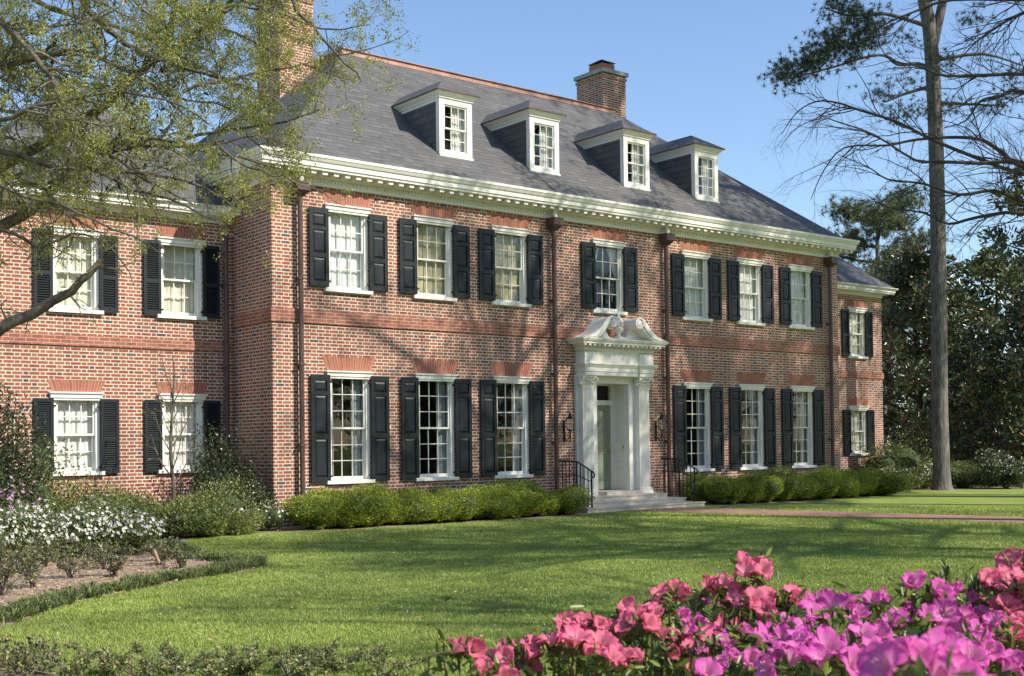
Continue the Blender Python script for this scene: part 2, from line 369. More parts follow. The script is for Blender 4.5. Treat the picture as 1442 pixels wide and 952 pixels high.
sheet('mulch_bed', [(11.2,0),(11.2,-1.6),(14,-1.85),(17,-1.5),(18.5,-.6),(19.5,.2),(21,.5),(23,-.8),(26,-2.2),(32,-3),(60,-5),(60,40),(24,40),(23,1.6)], .004, MULCH)
pp = [(8.25,-1.2),(10.2,-1.2),(10.9,-5.5),(11.6,-9.2),(12.6,-16),(14,-30),(12,-30),(10.7,-16),(9.95,-9.9),(9.2,-5.5)]
FB = [(-9.9,-12.3),(-8.85,-12.0),(-8.5,-12.5),(-8.45,-13.1),(-8.6,-14.0),(-9.5,-17),(-12,-17),(-12,-12.3)]
sheet('mulch_bed', FB, .005, MULCH)
sheet('brick_path', pp, .008, PAVE, [(y, x) for x, y in pp])

# ------------------------------------------------------------------ the house
H = thing('brick_house', (9.09, 0, 0), 'two-storey red brick house with slate roof, black shutters and white pedimented doorway', 'house')
CX = 9.085
COLX = [1.735, 3.89, 6.0, 9.07, 12.16, 14.29, 16.45]
def wall_front(mb, x0, x1, z0, z1, y, ops, depth=.14):
    xs = sorted({x0, x1, *[o[0] for o in ops], *[o[1] for o in ops]}); zs = sorted({z0, z1, *[o[2] for o in ops], *[o[3] for o in ops]})
    for i in range(len(xs)-1):
        for j in range(len(zs)-1):
            cx = (xs[i]+xs[i+1])/2; cz = (zs[j]+zs[j+1])/2
            if any(o[0] < cx < o[1] and o[2] < cz < o[3] for o in ops): continue
            mb.face([(xs[i],y,zs[j]),(xs[i+1],y,zs[j]),(xs[i+1],y,zs[j+1]),(xs[i],y,zs[j+1])])
    for a, b, c, d in ops:
        e = y+depth
        mb.face([(a,y,c),(a,y,d),(a,e,d),(a,e,c)]); mb.face([(b,y,d),(b,y,c),(b,e,c),(b,e,d)])
        mb.face([(a,y,d),(b,y,d),(b,e,d),(a,e,d)]); mb.face([(b,y,c),(a,y,c),(a,e,c),(b,e,c)])
OW = .48
ops = [(c-OW, c+OW, .87, 3.06) for i, c in enumerate(COLX) if i != 3] + [(c-OW, c+OW, 4.76, 6.44) for c in COLX] + [(8.49, 9.69, .2, 3.15)]
mb = MB(); wall_front(mb, 0, 18.17, -.2, 6.95, 0, ops)
mb.face([(0,12,-.2),(0,0,-.2),(0,0,6.95),(0,12,6.95)]); mb.face([(18.17,0,-.2),(18.17,12,-.2),(18.17,12,6.95),(18.17,0,6.95)])
mb.face([(18.17,12,-.2),(0,12,-.2),(0,12,6.95),(18.17,12,6.95)]); mb.build('wall', BRICK, H)
WY = 1.72
LW = [-3.225, -1.11]; RW = [19.35, 21.5]
def wing(x0, x1, cs, end):
    mb = MB(); op = [(c-.44, c+.44, 1.14, 2.62) for c in cs] + [(c-.44, c+.44, 4.22, 5.74) for c in cs]
    wall_front(mb, x0, x1, -.2, 6.22, WY, op)
    mb.face([(end,10.3,-.2),(end,WY,-.2),(end,WY,6.22),(end,10.3,6.22)] if end < 0 else [(end,WY,-.2),(end,10.3,-.2),(end,10.3,6.22),(end,WY,6.22)])
    mb.face([(x1,10.3,-.2),(x0,10.3,-.2),(x0,10.3,6.22),(x1,10.3,6.22)]); mb.build('wall', BRICK, H)
wing(-5.0, 0, LW, -5.0); wing(18.17, 22.86, RW, 22.86)
# interior partitions and floors, so that the panes look into rooms
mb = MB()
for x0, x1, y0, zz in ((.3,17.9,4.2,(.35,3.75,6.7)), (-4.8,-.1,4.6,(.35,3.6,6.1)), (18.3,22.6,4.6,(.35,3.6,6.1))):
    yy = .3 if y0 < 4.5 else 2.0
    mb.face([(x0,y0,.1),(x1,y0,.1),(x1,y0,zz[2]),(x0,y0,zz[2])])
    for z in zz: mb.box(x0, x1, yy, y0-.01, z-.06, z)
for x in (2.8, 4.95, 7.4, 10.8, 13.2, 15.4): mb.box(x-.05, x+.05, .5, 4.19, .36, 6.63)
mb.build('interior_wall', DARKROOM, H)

# belt courses
def band(x0, x1, y, z0, z1, out, left=None, right=None):
    mb = MB(); mb.box(x0, x1, y-out, y+.002, z0, z1)
    mb.box(x0, x1, y-out-.008, y+.001, z0+.07, z1-.07)
    if left is not None: mb.box(x0, left, y-out, y+left_len, z0, z1)
    return mb
bz0, bz1 = 4.03, 4.305
def belt(x0, x1, y, z0, z1, sideL, sideR, ymax):
    mb = MB(); mb.box(x0-(.035 if sideL else 0), x1+(.035 if sideR else 0), y-.035, y-.0005, z0, z1)
    if sideL: mb.box(x0-.035, x0-.0005, y-.0004, ymax, z0, z1)
    if sideR: mb.box(x1+.0005, x1+.035, y-.0004, ymax, z0, z1)
    mb.build('belt_course', BAND, H)
# main front is split round the doorway pediment only visually; the course runs behind it
belt(0, 18.17, 0, bz0, bz1, True, True, 12); belt(-5.0, -.036, WY, 3.535, 3.735, True, False, 10.2); belt(18.21, 22.86, WY, 3.535, 3.735, False, True, 10.2)

# cornices : (offset, z) profile run round a rectangle
def ring(x0, x1, y0, y1, o, z): return [(x0-o,y0-o,z),(x1+o,y0-o,z),(x1+o,y1+o,z),(x0-o,y1+o,z)]
def cornice(x0, x1, y0, y1, prof, modz, denz, ov):
    mb = MB(); mb.loops([ring(x0, x1, y0, y1, o, z) for o, z in prof], 0)
    # modillion blocks under the soffit and a fine dentil course
    if modz:
        n = int((x1-x0+2*ov)/.262)
        for i in range(n+1):
            x = x0-ov+.13+i*(x1-x0+2*ov-.26)/n
            mb.box(x-.055, x+.055, y0-ov+.07, y0-.10, modz-.07, modz-.001)
        n = int((y1-y0)/.262)
        for i in range(1, n):
            y = y0+i*(y1-y0)/n
            mb.box(x0-ov+.07, x0-.10, y-.055, y+.055, modz-.07, modz-.001)
    if denz:
        n = int((x1-x0)/.085)
        for i in range(n+1):
            x = x0+i*(x1-x0)/n; mb.box(x-.024, x+.024, y0-.062, y0-.031, denz, denz+.06)
    mb.build('cornice', CREAM if False else WHITE, H)
cornice(0, 18.17, 0, 12, [(.001,6.81),(.03,6.81),(.03,6.87),(.035,6.875),(.035,6.95),(.07,6.955),(.10,6.99),(.10,7.045),(.37,7.05),(.37,7.045),(.375,7.095),(.40,7.10),(.40,7.20),(.425,7.205),(.455,7.26),(.47,7.275),(.47,7.33),(.455,7.335),(.30,7.345),(.0,7.36)], 7.045, 6.882, .40)
for x0, x1 in ((-5.0, -.48), (18.65, 22.86)):
    pass
def wing_cornice(x0, x1):
    mb = MB()
    prof = [(.001,6.16),(.03,6.16),(.03,6.22),(.09,6.26),(.30,6.27),(.30,6.31),(.33,6.315),(.33,6.37),(.40,6.43),(.40,6.455),(.0,6.47)]
    mb.loops([ring(x0, x1, WY, 10.3, o, z) for o, z in prof], 0)
    mb.build('cornice', WHITE, H)
wing_cornice(-5.0, -.41); wing_cornice(18.58, 22.86)
for a, b in ((-.45,-.002), (18.172,18.62)):
    mb = MB(); mb.box(a,b,WY-.035,WY-.001,6.16,6.2995); mb.box(a,b,WY-.395,WY-.001,6.30,6.46); mb.build('cornice_return', WHITE, H)

# roofs
def roofquad(mb, pts, eave_dir):
    # uv: u along eave_dir, v distance up the slope
    p0 = Vector(pts[0]); e = Vector(eave_dir).normalized()
    n = (Vector(pts[1])-p0).cross(Vector(pts[2])-p0).normalized(); up = n.cross(e); 
    if up.z < 0: up = -up
    mb.face(pts, 0, [((Vector(p)-p0).dot(e)+20, (Vector(p)-p0).dot(up)+.02) for p in pts])
def hip_roof(name, x0, x1, y0, y1, ze, dx, dy, zt, thick=.05, flat=True):
    mb = MB(); a, b, c, d = (x0,y0,ze),(x1,y0,ze),(x1,y1,ze),(x0,y1,ze)
    A, B, C_, D = (x0+dx,y0+dy,zt),(x1-dx,y0+dy,zt),(x1-dx,y1-dy,zt),(x0+dx,y1-dy,zt)
    roofquad(mb, [a,b,B,A], (1,0,0)); roofquad(mb, [b,c,C_,B], (0,1,0)); roofquad(mb, [c,d,D,C_], (-1,0,0)); roofquad(mb, [d,a,A,D], (0,-1,0))
    mb.face([A,B,C_,D], 1)
    lo = [(p[0],p[1],p[2]-thick) for p in (a,b,c,d)]
    mb.loops([lo, [a,b,c,d]], 1); mb.face(lo[::-1], 1)
    return mb
EY, EZ, SL = -.22, 7.40, .83
mb = hip_roof('roof', .03, 18.14, EY, 12.22, EZ, 4.36, 4.72, 11.32)
RF = mb.build('roof', [SLATE, BROWNM], H)
mb = MB()
x0, x1, y0, y1 = 4.39, 13.78, 4.50, 7.50
for o, z in ((.0,0),):
    mb.loops([ring(x0,x1,y0,y1,.05,11.29), ring(x0,x1,y0,y1,.05,11.32), ring(x0,x1,y0,y1,-.02,11.34), ring(x0,x1,y0,y1,-.02,11.43), ring(x0,x1,y0,y1,.02,11.44), ring(x0,x1,y0,y1,.02,11.46), ring(x0,x1,y0,y1,-.2,11.47)])
x = x0
while x < x1: mb.box(x-.008, x+.008, y0+.012, y0+.03, 11.34, 11.43); x += .45
mb.build('ridge_cap', COPPER, H)
hip_roof('roof', -5.0-.33, .9, WY-.33, 10.63, 6.47, 3.0, 3.8, 6.47+3.8*.8).build('roof', [SLATE, BROWNM], H)
hip_roof('roof', 17.3, 22.86+.33, WY-.33, 10.63, 6.47, 3.2, 3.2, 6.47+3.2*.8).build('roof', [SLATE, BROWNM], H)
# chimneys
for cx in (3.6, 14.57):
    mb = MB(); mb.box(cx-.475, cx+.475, 5.4, 6.6, 9.3, 12.86)
    ch = mb.build('chimney', BRICK, H)
    mb = MB(); mb.box(cx-.505, cx+.505, 5.37, 6.63, 12.73, 12.80); mb.build('corbel', BRICK, ch)
    mb = MB(); mb.box(cx-.54, cx+.54, 5.33, 6.67, 12.862, 12.98); mb.build('cap', CAPST, ch)
    mb = MB(); mb.box(cx-.22, cx+.30, 5.7, 6.3, 12.982, 13.27); mb.build('flue', CLAY, ch)
    mb = MB(); b = [(cx-.25,5.66,13.33),(cx+.33,5.66,13.33),(cx+.33,6.34,13.33),(cx-.25,6.34,13.33)]
    mb.hexa(b, [(cx-.02,5.95,13.47),(cx+.10,5.95,13.47),(cx+.10,6.05,13.47),(cx-.02,6.05,13.47)])
    for dx in (-.2, .28):
        for y in (5.73, 6.27): mb.box(cx+dx-.01, cx+dx+.01, y-.01, y+.01, 13.27, 13.335)
    mb.build('chimney_hood', IRON, ch)

# windows
def sash(mb, x0, x1, z0, z1, y, cols, rows, st=.04, mt=.016, bot=.05):
    mb.box(x0, x0+st, y, y+.04, z0, z1); mb.box(x1-st, x1, y, y+.04, z0, z1)
    mb.box(x0+st, x1-st, y, y+.04, z0, z0+bot); mb.box(x0+st, x1-st, y, y+.04, z1-st, z1)
    for i in range(1, cols):
        x = x0+st+(x1-x0-2*st)*i/cols; mb.box(x-mt/2, x+mt/2, y+.008, y+.034, z0+bot, z1-st)
    for j in range(1, rows):
        z = z0+bot+(z1-z0-bot-st)*j/rows; mb.box(x0+st, x1-st, y+.006, y+.036, z-mt/2, z+mt/2)
def drape(mb, x0, x1, z0, z1, y, n=9, amp=.025, gather=None, seed=0):
    rg = random.Random(seed); L = []; N = n*4
    zs = [z0+(z1-z0)*k/10 for k in range(11)]; ph = rg.random()*6
    for k, z in enumerate(zs):
        t = k/10; row = []
        for i in range(N+1):
            s = i/N; x = x0+(x1-x0)*s
            if gather: x = gather(s, t)
            row.append((x, y+amp*math.sin(s*n*2*math.pi+ph+.5*math.sin(t*3))*(1-.2*t), z))
        L.append(row)
    mb.loops(L, 0, close=False)
def window(cx, hw, z0, z1, y, rows, cover, seed=0, parent=None, head=True):
    P = parent or H
    mb = MB(); c = .07
    mb.box(cx-hw, cx-hw+c, y+.03, y+.14, z0, z1); mb.box(cx+hw-c, cx+hw, y+.03, y+.14, z0, z1)
    mb.box(cx-hw+c, cx+hw-c, y+.03, y+.14, z1-.06, z1)
    mb.box(cx-hw, cx-hw+.025, y+.005, y+.03, z0, z1-.02); mb.box(cx+hw-.025, cx+hw, y+.005, y+.03, z0, z1-.02)
    if head:
        mb.box(cx-hw-.06, cx+hw+.04, y-.055, y-.001, z1-.075, z1+.005); mb.box(cx-hw-.085, cx+hw+.065, y-.085, y-.001, z1+.006, z1+.035)
        mb.box(cx-hw-.04, cx+hw+.02, y-.035, y+.029, z1-.12, z1-.076)
    wd = mb.build('window', WHITE, P)
    mb = MB(); mb.box(cx-hw-.09, cx+hw+.07, y-.08, y-.001, z0-.065, z0+.005); mb.box(cx-hw, cx+hw, y+.001, y+.13, z0-.03, z0+.012)
    mb.build('sill', WHITE, wd)
    zm = (z0+z1-.06)/2; sx0, sx1 = cx-hw+c, cx+hw-c
    mb = MB(); sash(mb, sx0, sx1, zm-.02, z1-.06, y+.06, 3, rows, bot=.035); mb.build('upper_sash', WHITE, wd)
    mb = MB(); sash(mb, sx0, sx1, z0+.012, zm+.02, y+.103, 3, rows, bot=.07); mb.build('lower_sash', WHITE, wd)
    mb = MB(); mb.face([(sx0+.03,y+.08,zm),(sx1-.03,y+.08,zm),(sx1-.03,y+.08,z1-.08),(sx0+.03,y+.08,z1-.08)])
    mb.face([(sx0+.03,y+.123,z0+.05),(sx1-.03,y+.123,z0+.05),(sx1-.03,y+.123,zm),(sx0+.03,y+.123,zm)]); mb.build('pane', GLASS, wd)
    yc = y+.185; a0, a1, b0, b1 = cx-hw-.05, cx+hw+.25, z0-.05, z1+.02
    mb = MB()
    if cover == 'sheer': drape(mb, a0, a1, b0, b1, yc, 10, .012, seed=seed); mb.build('curtain', SHEER, wd)
    elif cover == 'cream': drape(mb, a0, a1, b0, b1, yc, 9, .012, seed=seed); mb.build('curtain', CREAMC, wd)
    elif cover == 'beige': drape(mb, a0, a1, b0, b1, yc, 5, .008, seed=seed); mb.build('curtain', BEIGE, wd)
    elif cover == 'tied':
        for q in (0, 1):
            mb = MB()
            def gt(s, t, q=q):
                wd_ = .42*(abs(t-.38)*1.5+.18) if t > .38 else .42*(.18+(.38-t)*.45)
                return (a0+s*wd_) if q == 0 else (a1-.18-s*wd_)
            drape(mb, 0, 1, b0, b1, yc, 5, .02, gt, seed); mb.build('curtain', SHEER, wd)
    elif cover == 'open':
        drape(mb, a0+.16, a0+.25, b0, b1, yc, 2, .012, seed=seed); mb.build('curtain', FLORAL, wd)
        mb = MB(); drape(mb, cx+.20, a1, b0, b1, yc+.03, 5, .018, seed=seed+1); mb.build('curtain', BLUEC, wd)
        mb = MB(); drape(mb, cx+.145, cx+.19, b0, b1, yc, 1, .012, seed=seed+2); mb.build('curtain', FLORAL, wd)
    return wd
def arch(cx, z0, z1, y, b=.52, t=.625, key=True):
    mb = MB(); n = 16
    for i in range(n):
        s0, s1 = i/n, (i+1)/n; p = [(cx-b+2*b*s0, z0), (cx-b+2*b*s1, z0), (cx-t+2*t*s1, z1), (cx-t+2*t*s0, z1)]
        mb.face([(x, y-.006, z) for x, z in p], 0, [(2*t*s0, 0), (2*t*s1, 0), (2*t*s1, z1-z0), (2*t*s0, z1-z0)])
    for s in (-1, 1): mb.face([(cx+s*b,y-.006,z0),(cx+s*b,y,z0),(cx+s*t,y,z1),(cx+s*t,y-.006,z1)])
    mb.face([(cx-b,y-.006,z0),(cx+b,y-.006,z0),(cx+b,y,z0),(cx-b,y,z0)]); mb.face([(cx-t,y-.006,z1),(cx+t,y-.006,z1),(cx+t,y,z1),(cx-t,y,z1)])
    mb.build('flat_arch', ARCH, H)
def panel_shutter(x0, x1, z0, z1, y, splits):
    mb = MB(); yb, yf = y-.035, y-.07
    mb.box(x0, x1, yb-.012, yb, z0, z1); s = .075; h = z1-z0
    mb.box(x0, x0+s, yf, yb-.012, z0, z1); mb.box(x1-s, x1, yf, yb-.012, z0, z1)
    zz = [(z1-b*h, z1-a*h) for a, b in splits]          # panels from the top
    edges = [z1] + [v for p in zz for v in (p[1], p[0])] + [z0]
    for k in range(0, len(edges), 2): mb.box(x0+s, x1-s, yf, yb-.012, edges[k+1], edges[k])
    for a, b in zz:
        xa, xb = x0+s+.012, x1-s-.012; a2, b2 = a+.012, b-.012; d = .04
        q0 = [(xa,yb-.0125,a2),(xb,yb-.0125,a2),(xb,yb-.0125,b2),(xa,yb-.0125,b2)]
        q1 = [(xa+d,yf+.004,a2+d),(xb-d,yf+.004,a2+d),(xb-d,yf+.004,b2-d),(xa+d,yf+.004,b2-d)]
        mb.loops([q0, q1]); mb.face(q1)
    sh = mb.build('shutter', SHUT, H)
    return sh
def louver_shutter(x0, x1, z0, z1, y, mid=True):
    mb = MB(); s = .06; yb, yf = y-.03, y-.065
    mb.box(x0, x0+s, yf, yb, z0, z1); mb.box(x1-s, x1, yf, yb, z0, z1); zm = z0+(z1-z0)*.45
    mb.box(x0+s, x1-s, yf, yb, z0, z0+.09); mb.box(x0+s, x1-s, yf, yb, z1-.07, z1); mb.box(x0+s, x1-s, yf, yb, zm-.035, zm+.035)
    mb.box(x0+.01, x1-.01, yb, yb+.006, z0+.01, z1-.01)
    for a, b in ((z0+.09, zm-.035), (zm+.035, z1-.07)):
        n = int((b-a)/.042)
        for i in range(n):
            z = a+(i+.5)*(b-a)/n
            mb.face([(x0+s,yf+.003,z-.02),(x1-s,yf+.003,z-.02),(x1-s,yb-.002,z+.018),(x0+s,yb-.002,z+.018)])
            mb.face([(x0+s,yf+.003,z-.02),(x0+s,yf+.003,z-.013),(x1-s,yf+.003,z-.013),(x1-s,yf+.003,z-.02)])
    return mb.build('shutter', SHUT, H)
def hinges(sh, x, z0, z1, y):
    for z in (z0+.12, z1-.14):
        mb = MB(); mb.box(x-.03, x+.03, y-.075, y-.005, z-.018, z+.018); mb.build('hinge', IRON, sh)
SPG = [(.05,.155),(.19,.55),(.595,.955)]; SPU = [(.075,.235),(.285,.575),(.63,.935)]
covU = ['sheer','beige','beige','tied','sheer','sheer','sheer']
for i, c in enumerate(COLX):
    if i != 3:
        window(c, OW, .87, 3.06, 0, 3, 'open', seed=i); arch(c, 3.10, 3.39, 0)
        for s in (-1, 1):
            a, b = (c-.925, c-.485) if s < 0 else (c+.485, c+.925)
            sh = panel_shutter(a, b, .845, 3.01, 0, SPG); hinges(sh, c+s*.475, .845, 3.01, 0)
    window(c, OW, 4.76, 6.44, 0, 2, covU[i], seed=10+i); arch(c, 6.478, 6.745, 0)
    for s in (-1, 1):
        a, b = (c-.925, c-.485) if s < 0 else (c+.485, c+.925)
        sh = panel_shutter(a, b, 4.78, 6.37, 0, SPU); hinges(sh, c+s*.475, 4.78, 6.37, 0)
for cs in (LW, RW):
    for j, c in enumerate(cs):
        window(c, .44, 1.14, 2.62, WY, 2, 'cream' if cs is RW else 'sheer', seed=30+j); arch(c, 2.66, 2.89, WY, .46, .55)
        window(c, .44, 4.22, 5.74, WY, 2, 'cream', seed=40+j); arch(c, 5.78, 6.02, WY, .46, .55)
        for z0, z1 in ((1.10, 2.53), (4.20, 5.69)):
            for s in (-1, 1):
                a, b = (c-.80, c-.445) if s < 0 else (c+.445, c+.80)
                sh = louver_shutter(a, b, z0, z1, WY); hinges(sh, c+s*.435, z0, z1, WY)
# dormers
def dormer(c):
    yf = .55; z0, z1 = 8.02, 9.36; hw = .45
    sl = lambda y: 8.03+SL*(y-.55)
    mb = MB(); f = .13
    mb.box(c-hw, c-hw+f, yf, yf+.10, z0, z1); mb.box(c+hw-f, c+hw, yf, yf+.10, z0, z1)
    mb.box(c-hw+f, c+hw-f, yf, yf+.10, z1-.16, z1); mb.box(c-hw+f, c+hw-f, yf, yf+.10, z0, z0+.12)
    mb.box(c-hw-.02, c+hw+.02, yf-.03, yf-.001, z0-.02, z0+.03)
    for s in (-1, 1):      # white corner board and frieze on the cheek
        xx = c+s*(hw+.006); yb = .55+(z1-8.03)/SL
        mb.face([(xx,yf+.001,z0+.02),(xx,yf+.13,z0+.13),(xx,yf+.13,z1),(xx,yf+.001,z1)]); mb.face([(xx,yf+.13,z1-.1),(xx,yb-.12,z1-.1),(xx,yb,z1),(xx,yf+.13,z1)])
        mb.face([(c+s*hw,yf,z0),(xx,yf+.001,z0+.02),(xx,yf+.001,z1),(c+s*hw,yf,z1)])
    D = mb.build('dormer', WHITE, H)
    for s in (-1, 1):
        mb = MB(); xx = c+s*hw; yb = .55+(z1-8.03)/SL
        mb.face([(xx,yf+.02,z0-.05),(xx,yb+.1,z1+.03),(xx,yf+.02,z1+.03)], 0, [(0+5,z0-.05),(yb-yf+5.1,z1+.03),(5,z1+.03)])
        mb.build('cheek', SLATE, D)
    mb = MB()     # cornice under the little roof
    yb = 2.5
    def rg(o, z): return [(c-hw-o, yf-o, z), (c+hw+o, yf-o, z), (c+hw+o, yb, z), (c-hw-o, yb, z)]
    mb.loops([rg(.0, z1-.03), rg(.03, z1-.03), rg(.03, z1), rg(.10, z1+.07), rg(.12, z1+.10), rg(.12, z1+.115), rg(-.2, z1+.12)]); mb.build('dormer_cornice', WHITE, D)
    ze = z1+.122; zr = 9.90; o = .15; a, b = (c-hw-o, yf-o, ze), (c+hw+o, yf-o, ze); ap = (c, 1.08, zr); yr = .55+(zr-8.03)/SL+.1; ye = .55+(ze-8.03)/SL+.1
    mb = MB()
    roofquad(mb, [a, b, ap], (1,0,0)); roofquad(mb, [b, (c+hw+o, ye, ze), (c, yr, zr), ap], (0,1,0)); roofquad(mb, [(c-hw-o, ye, ze), a, ap, (c, yr, zr)], (0,1,0))
    lo = [(p[0], p[1], p[2]-.025) for p in (a, b)]; mb.face([lo[0], lo[1], b, a], 1); mb.face([(c-hw-o,ye,ze-.025), lo[0], a, (c-hw-o,ye,ze)], 1); mb.face([lo[1], (c+hw+o,ye,ze-.025), (c+hw+o,ye,ze), b], 1)
    mb.face([lo[0], lo[1], (c+hw+o,ye,ze-.025), (c-hw-o,ye,ze-.025)][::-1], 1)
    mb.build('dormer_roof', [SLATE, BROWNM], D)
    x0, x1, w0, w1 = c-hw+f, c+hw-f, z0+.12, z1-.16; zm = (w0+w1)/2
    mb = MB(); sash(mb, x0, x1, zm-.015, w1, yf+.03, 3, 2, .035, .014, .03); sash(mb, x0, x1, w0, zm+.015, yf+.05, 3, 2, .035, .014, .05); mb.build('sash', WHITE, D)
    mb = MB(); mb.face([(x0+.02,yf+.07,w0),(x1-.02,yf+.07,w0),(x1-.02,yf+.07,w1),(x0+.02,yf+.07,w1)]); mb.build('pane', GLASS, D)
    mb = MB(); drape(mb, x0+.28, x1+.1, w0-.05, w1+.05, yf+.16, 6, .02); mb.build('curtain', SHEER, D)
    mb = MB(); mb.box(x0-.1, x1+.1, yf+.55, yf+.6, w0-.2, w1+.2); mb.build('dark_backing', DARKROOM, D)  # dark board added behind the glass, standing in for the unlit dormer inside
for c in (4.925, 7.55, 10.63, 13.26): dormer(c)
# downspouts
def downspout(x, y, ztop, head=True):
    mb = MB(); mb.tube([(x,y-.12,ztop),(x,y-.12,.12),(x+.0,y-.2,.04)], .052, 8)
    for z in (1.6, 3.2, 4.9): mb.box(x-.062, x+.062, y-.18, y-.001, z-.02, z+.02)
    d = mb.build('downspout', BROWNM, H, )
    if head:
        mb = MB(); mb.box(x-.145, x+.145, y-.30, y-.04, 6.63, 6.78); mb.hexa([(x-.06,y-.18,6.52),(x+.06,y-.18,6.52),(x+.06,y-.06,6.52),(x-.06,y-.06,6.52)], [(x-.145,y-.30,6.63),(x+.145,y-.30,6.63),(x+.145,y-.04,6.63),(x-.145,y-.04,6.63)])
        mb.box(x-.155, x+.155, y-.31, y-.04, 6.76, 6.80); mb.build('leader_head', BROWNM, d)
        mb = MB(); mb.tube([(x,y-.18,6.80),(x,y-.18,7.05)], .05, 8); mb.build('connector', WHITE, d)
for x in (.57, 7.215, 10.95, 17.67): downspout(x, 0, 6.54)
downspout(-.2, WY, 6.2, False)

# ------------------------------------------------------------------ doorway
mb = MB()      # surround: backing, entablature
PX0, PX1 = 7.97, 10.20
mb.box(7.90, 8.56, -.07, -.001, .33, 3.2); mb.box(9.62, 10.27, -.07, -.001, .33, 3.2); mb.box(8.561, 9.619, -.07, -.001, 3.0, 3.2)
def rect(o, z, x0=PX0, x1=PX1, y=-.30): return [(x0-o, y-o, z), (x1+o, y-o, z), (x1+o, -.001, z), (x0-o, -.001, z)]
prof = [(-.04,3.17),(0,3.17),(0,3.26),(.02,3.265),(.02,3.36),(.035,3.37),(.06,3.42),(.075,3.43),(.075,3.455),(.0,3.46),(.0,3.74),(.03,3.75),(.04,3.78),(.04,3.80),(.04,3.85),(.10,3.86),(.10,3.90),(.24,3.905),(.24,3.95),(.27,3.96),(.30,4.01),(.30,4.03),(.0,4.035)]
mb.loops([rect(o, z) for o, z in prof]); mb.face([rect(-.04, 3.17)[k] for k in (3,2,1,0)]); mb.face(rect(.0, 4.035))
for x0, x1 in ((PX0-.02, 8.42), (9.75, PX1+.02)):
    mb.loops([rect(o, z, x0+.0, x1, -.335) for o, z in [(-.04,3.168),(0,3.168),(0,3.255),(.02,3.262),(.02,3.358),(.035,3.368),(.065,3.42),(.08,3.43),(.08,3.458),(.0,3.463),(.0,3.73)]])
x = PX0-.2
while x < PX1+.2:
    mb.box(x, x+.06, -.30-.225, -.30-.10, 3.855, 3.903); x += .155
x = PX0
while x < PX1:
    mb.box(x, x+.03, -.365, -.341, 3.80, 3.845); x += .05
surround = mb.build('door_surround', WHITE, H)
# swan-neck pediment
def swan(s):
    c = CX; pts = []
    ctrl = [(1.36, 4.035), (1.22, 4.07), (1.05, 4.13), (.90, 4.22), (.78, 4.33), (.68, 4.44), (.60, 4.51), (.51, 4.56), (.42, 4.575)]
    cur = [tuple(p) for p in smooth_curve(ctrl, 4)]
    low = [(1.34, 4.035), (1.12, 4.036), (.98, 4.037), (.84, 4.08), (.72, 4.17), (.62, 4.27), (.55, 4.34), (.50, 4.40), (.47, 4.45)]
    lowc = [tuple(p) for p in smooth_curve(low, 4)]
    mb = MB()
    for (y0, y1, off) in ((-.55, -.01, 0), (-.585, -.5505, .025)):
        T = [(c+s*x, y0, z+off*.6) for x, z in cur]; Bm = [(c+s*x, y0, (z+(cz-z)*(.45 if off else 0))) for (x, z), (cx_, cz) in zip(lowc, cur)]
        T2 = [(p[0], y1, p[2]) for p in T]; B2 = [(p[0], y1, p[2]) for p in Bm]
        for k in range(len(T)-1):
            mb.face([Bm[k], Bm[k+1], T[k+1], T[k]]); mb.face([T[k], T[k+1], T2[k+1], T2[k]]); mb.face([Bm[k], B2[k], B2[k+1], Bm[k+1]]); mb.face([B2[k], T2[k], T2[k+1], B2[k+1]])
        mb.face([T[-1], Bm[-1], B2[-1], T2[-1]])
    # tympanum behind the curve
    poly = [(c+s*.12, 4.036)] + [(c+s*.2, 4.08), (c+s*.30, 4.13), (c+s*.36, 4.22), (c+s*.40, 4.36)] + [(c+s*x, z-.01) for x, z in cur[::-4]][1:] + [(c+s*1.2, 4.036)]
    if s > 0: poly = poly
    mb.extrude_poly(poly if s < 0 else poly[::-1], -.26, -.02)
    o = mb.build('swan_neck_scroll', WHITE, surround)
    mb = MB()      # rosette roll
    cxr, czr = c+s*.43, 4.44
    ring_ = lambda r, y: [(cxr+r*math.cos(a*math.pi/9), y, czr+r*math.sin(a*math.pi/9)) for a in range(18)]
    mb.loops([ring_(.135, -.01), ring_(.135, -.60), ring_(.115, -.605), ring_(.10, -.585), ring_(.075, -.585), ring_(.06, -.61), ring_(.02, -.62)]); mb.face(ring_(.02, -.62)[::-1])
    for k in range(8):
        a = k*math.pi/4; px, pz = cxr+.06*math.cos(a), czr+.06*math.sin(a)
        mb.lathe((0,0,0), [(.001,0)], 3) if False else mb.box(px-.014, px+.014, -.612, -.58, pz-.014, pz+.014)
    mb.build('rosette', WHITE, surround)
swan(-1); swan(1)
mb = MB(); mb.box(CX-.13, CX+.13, -.45, -.15, 4.036, 4.10)
mb.lathe((CX, -.30, 4.10), [(.09,0),(.10,.02),(.05,.05),(.04,.08),(.075,.11),(.115,.17),(.12,.22),(.09,.25),(.05,.27),(.075,.30),(.10,.34),(.105,.39),(.08,.45),(.045,.50),(.03,.53),(.035,.55),(.01,.60)], 16)
rgx = random.Random(3)
for k in range(26):
    a = k*2.4; z = 4.38+.19*((k*7) % 10)/10; r = .10 if z < 4.5 else .08
    mb.lathe((CX+r*math.cos(a), -.30+r*math.sin(a), z), [(.005,-.025),(.03,-.01),(.03,.012),(.006,.03)], 6)
mb.build('urn_finial', WHITE, surround)
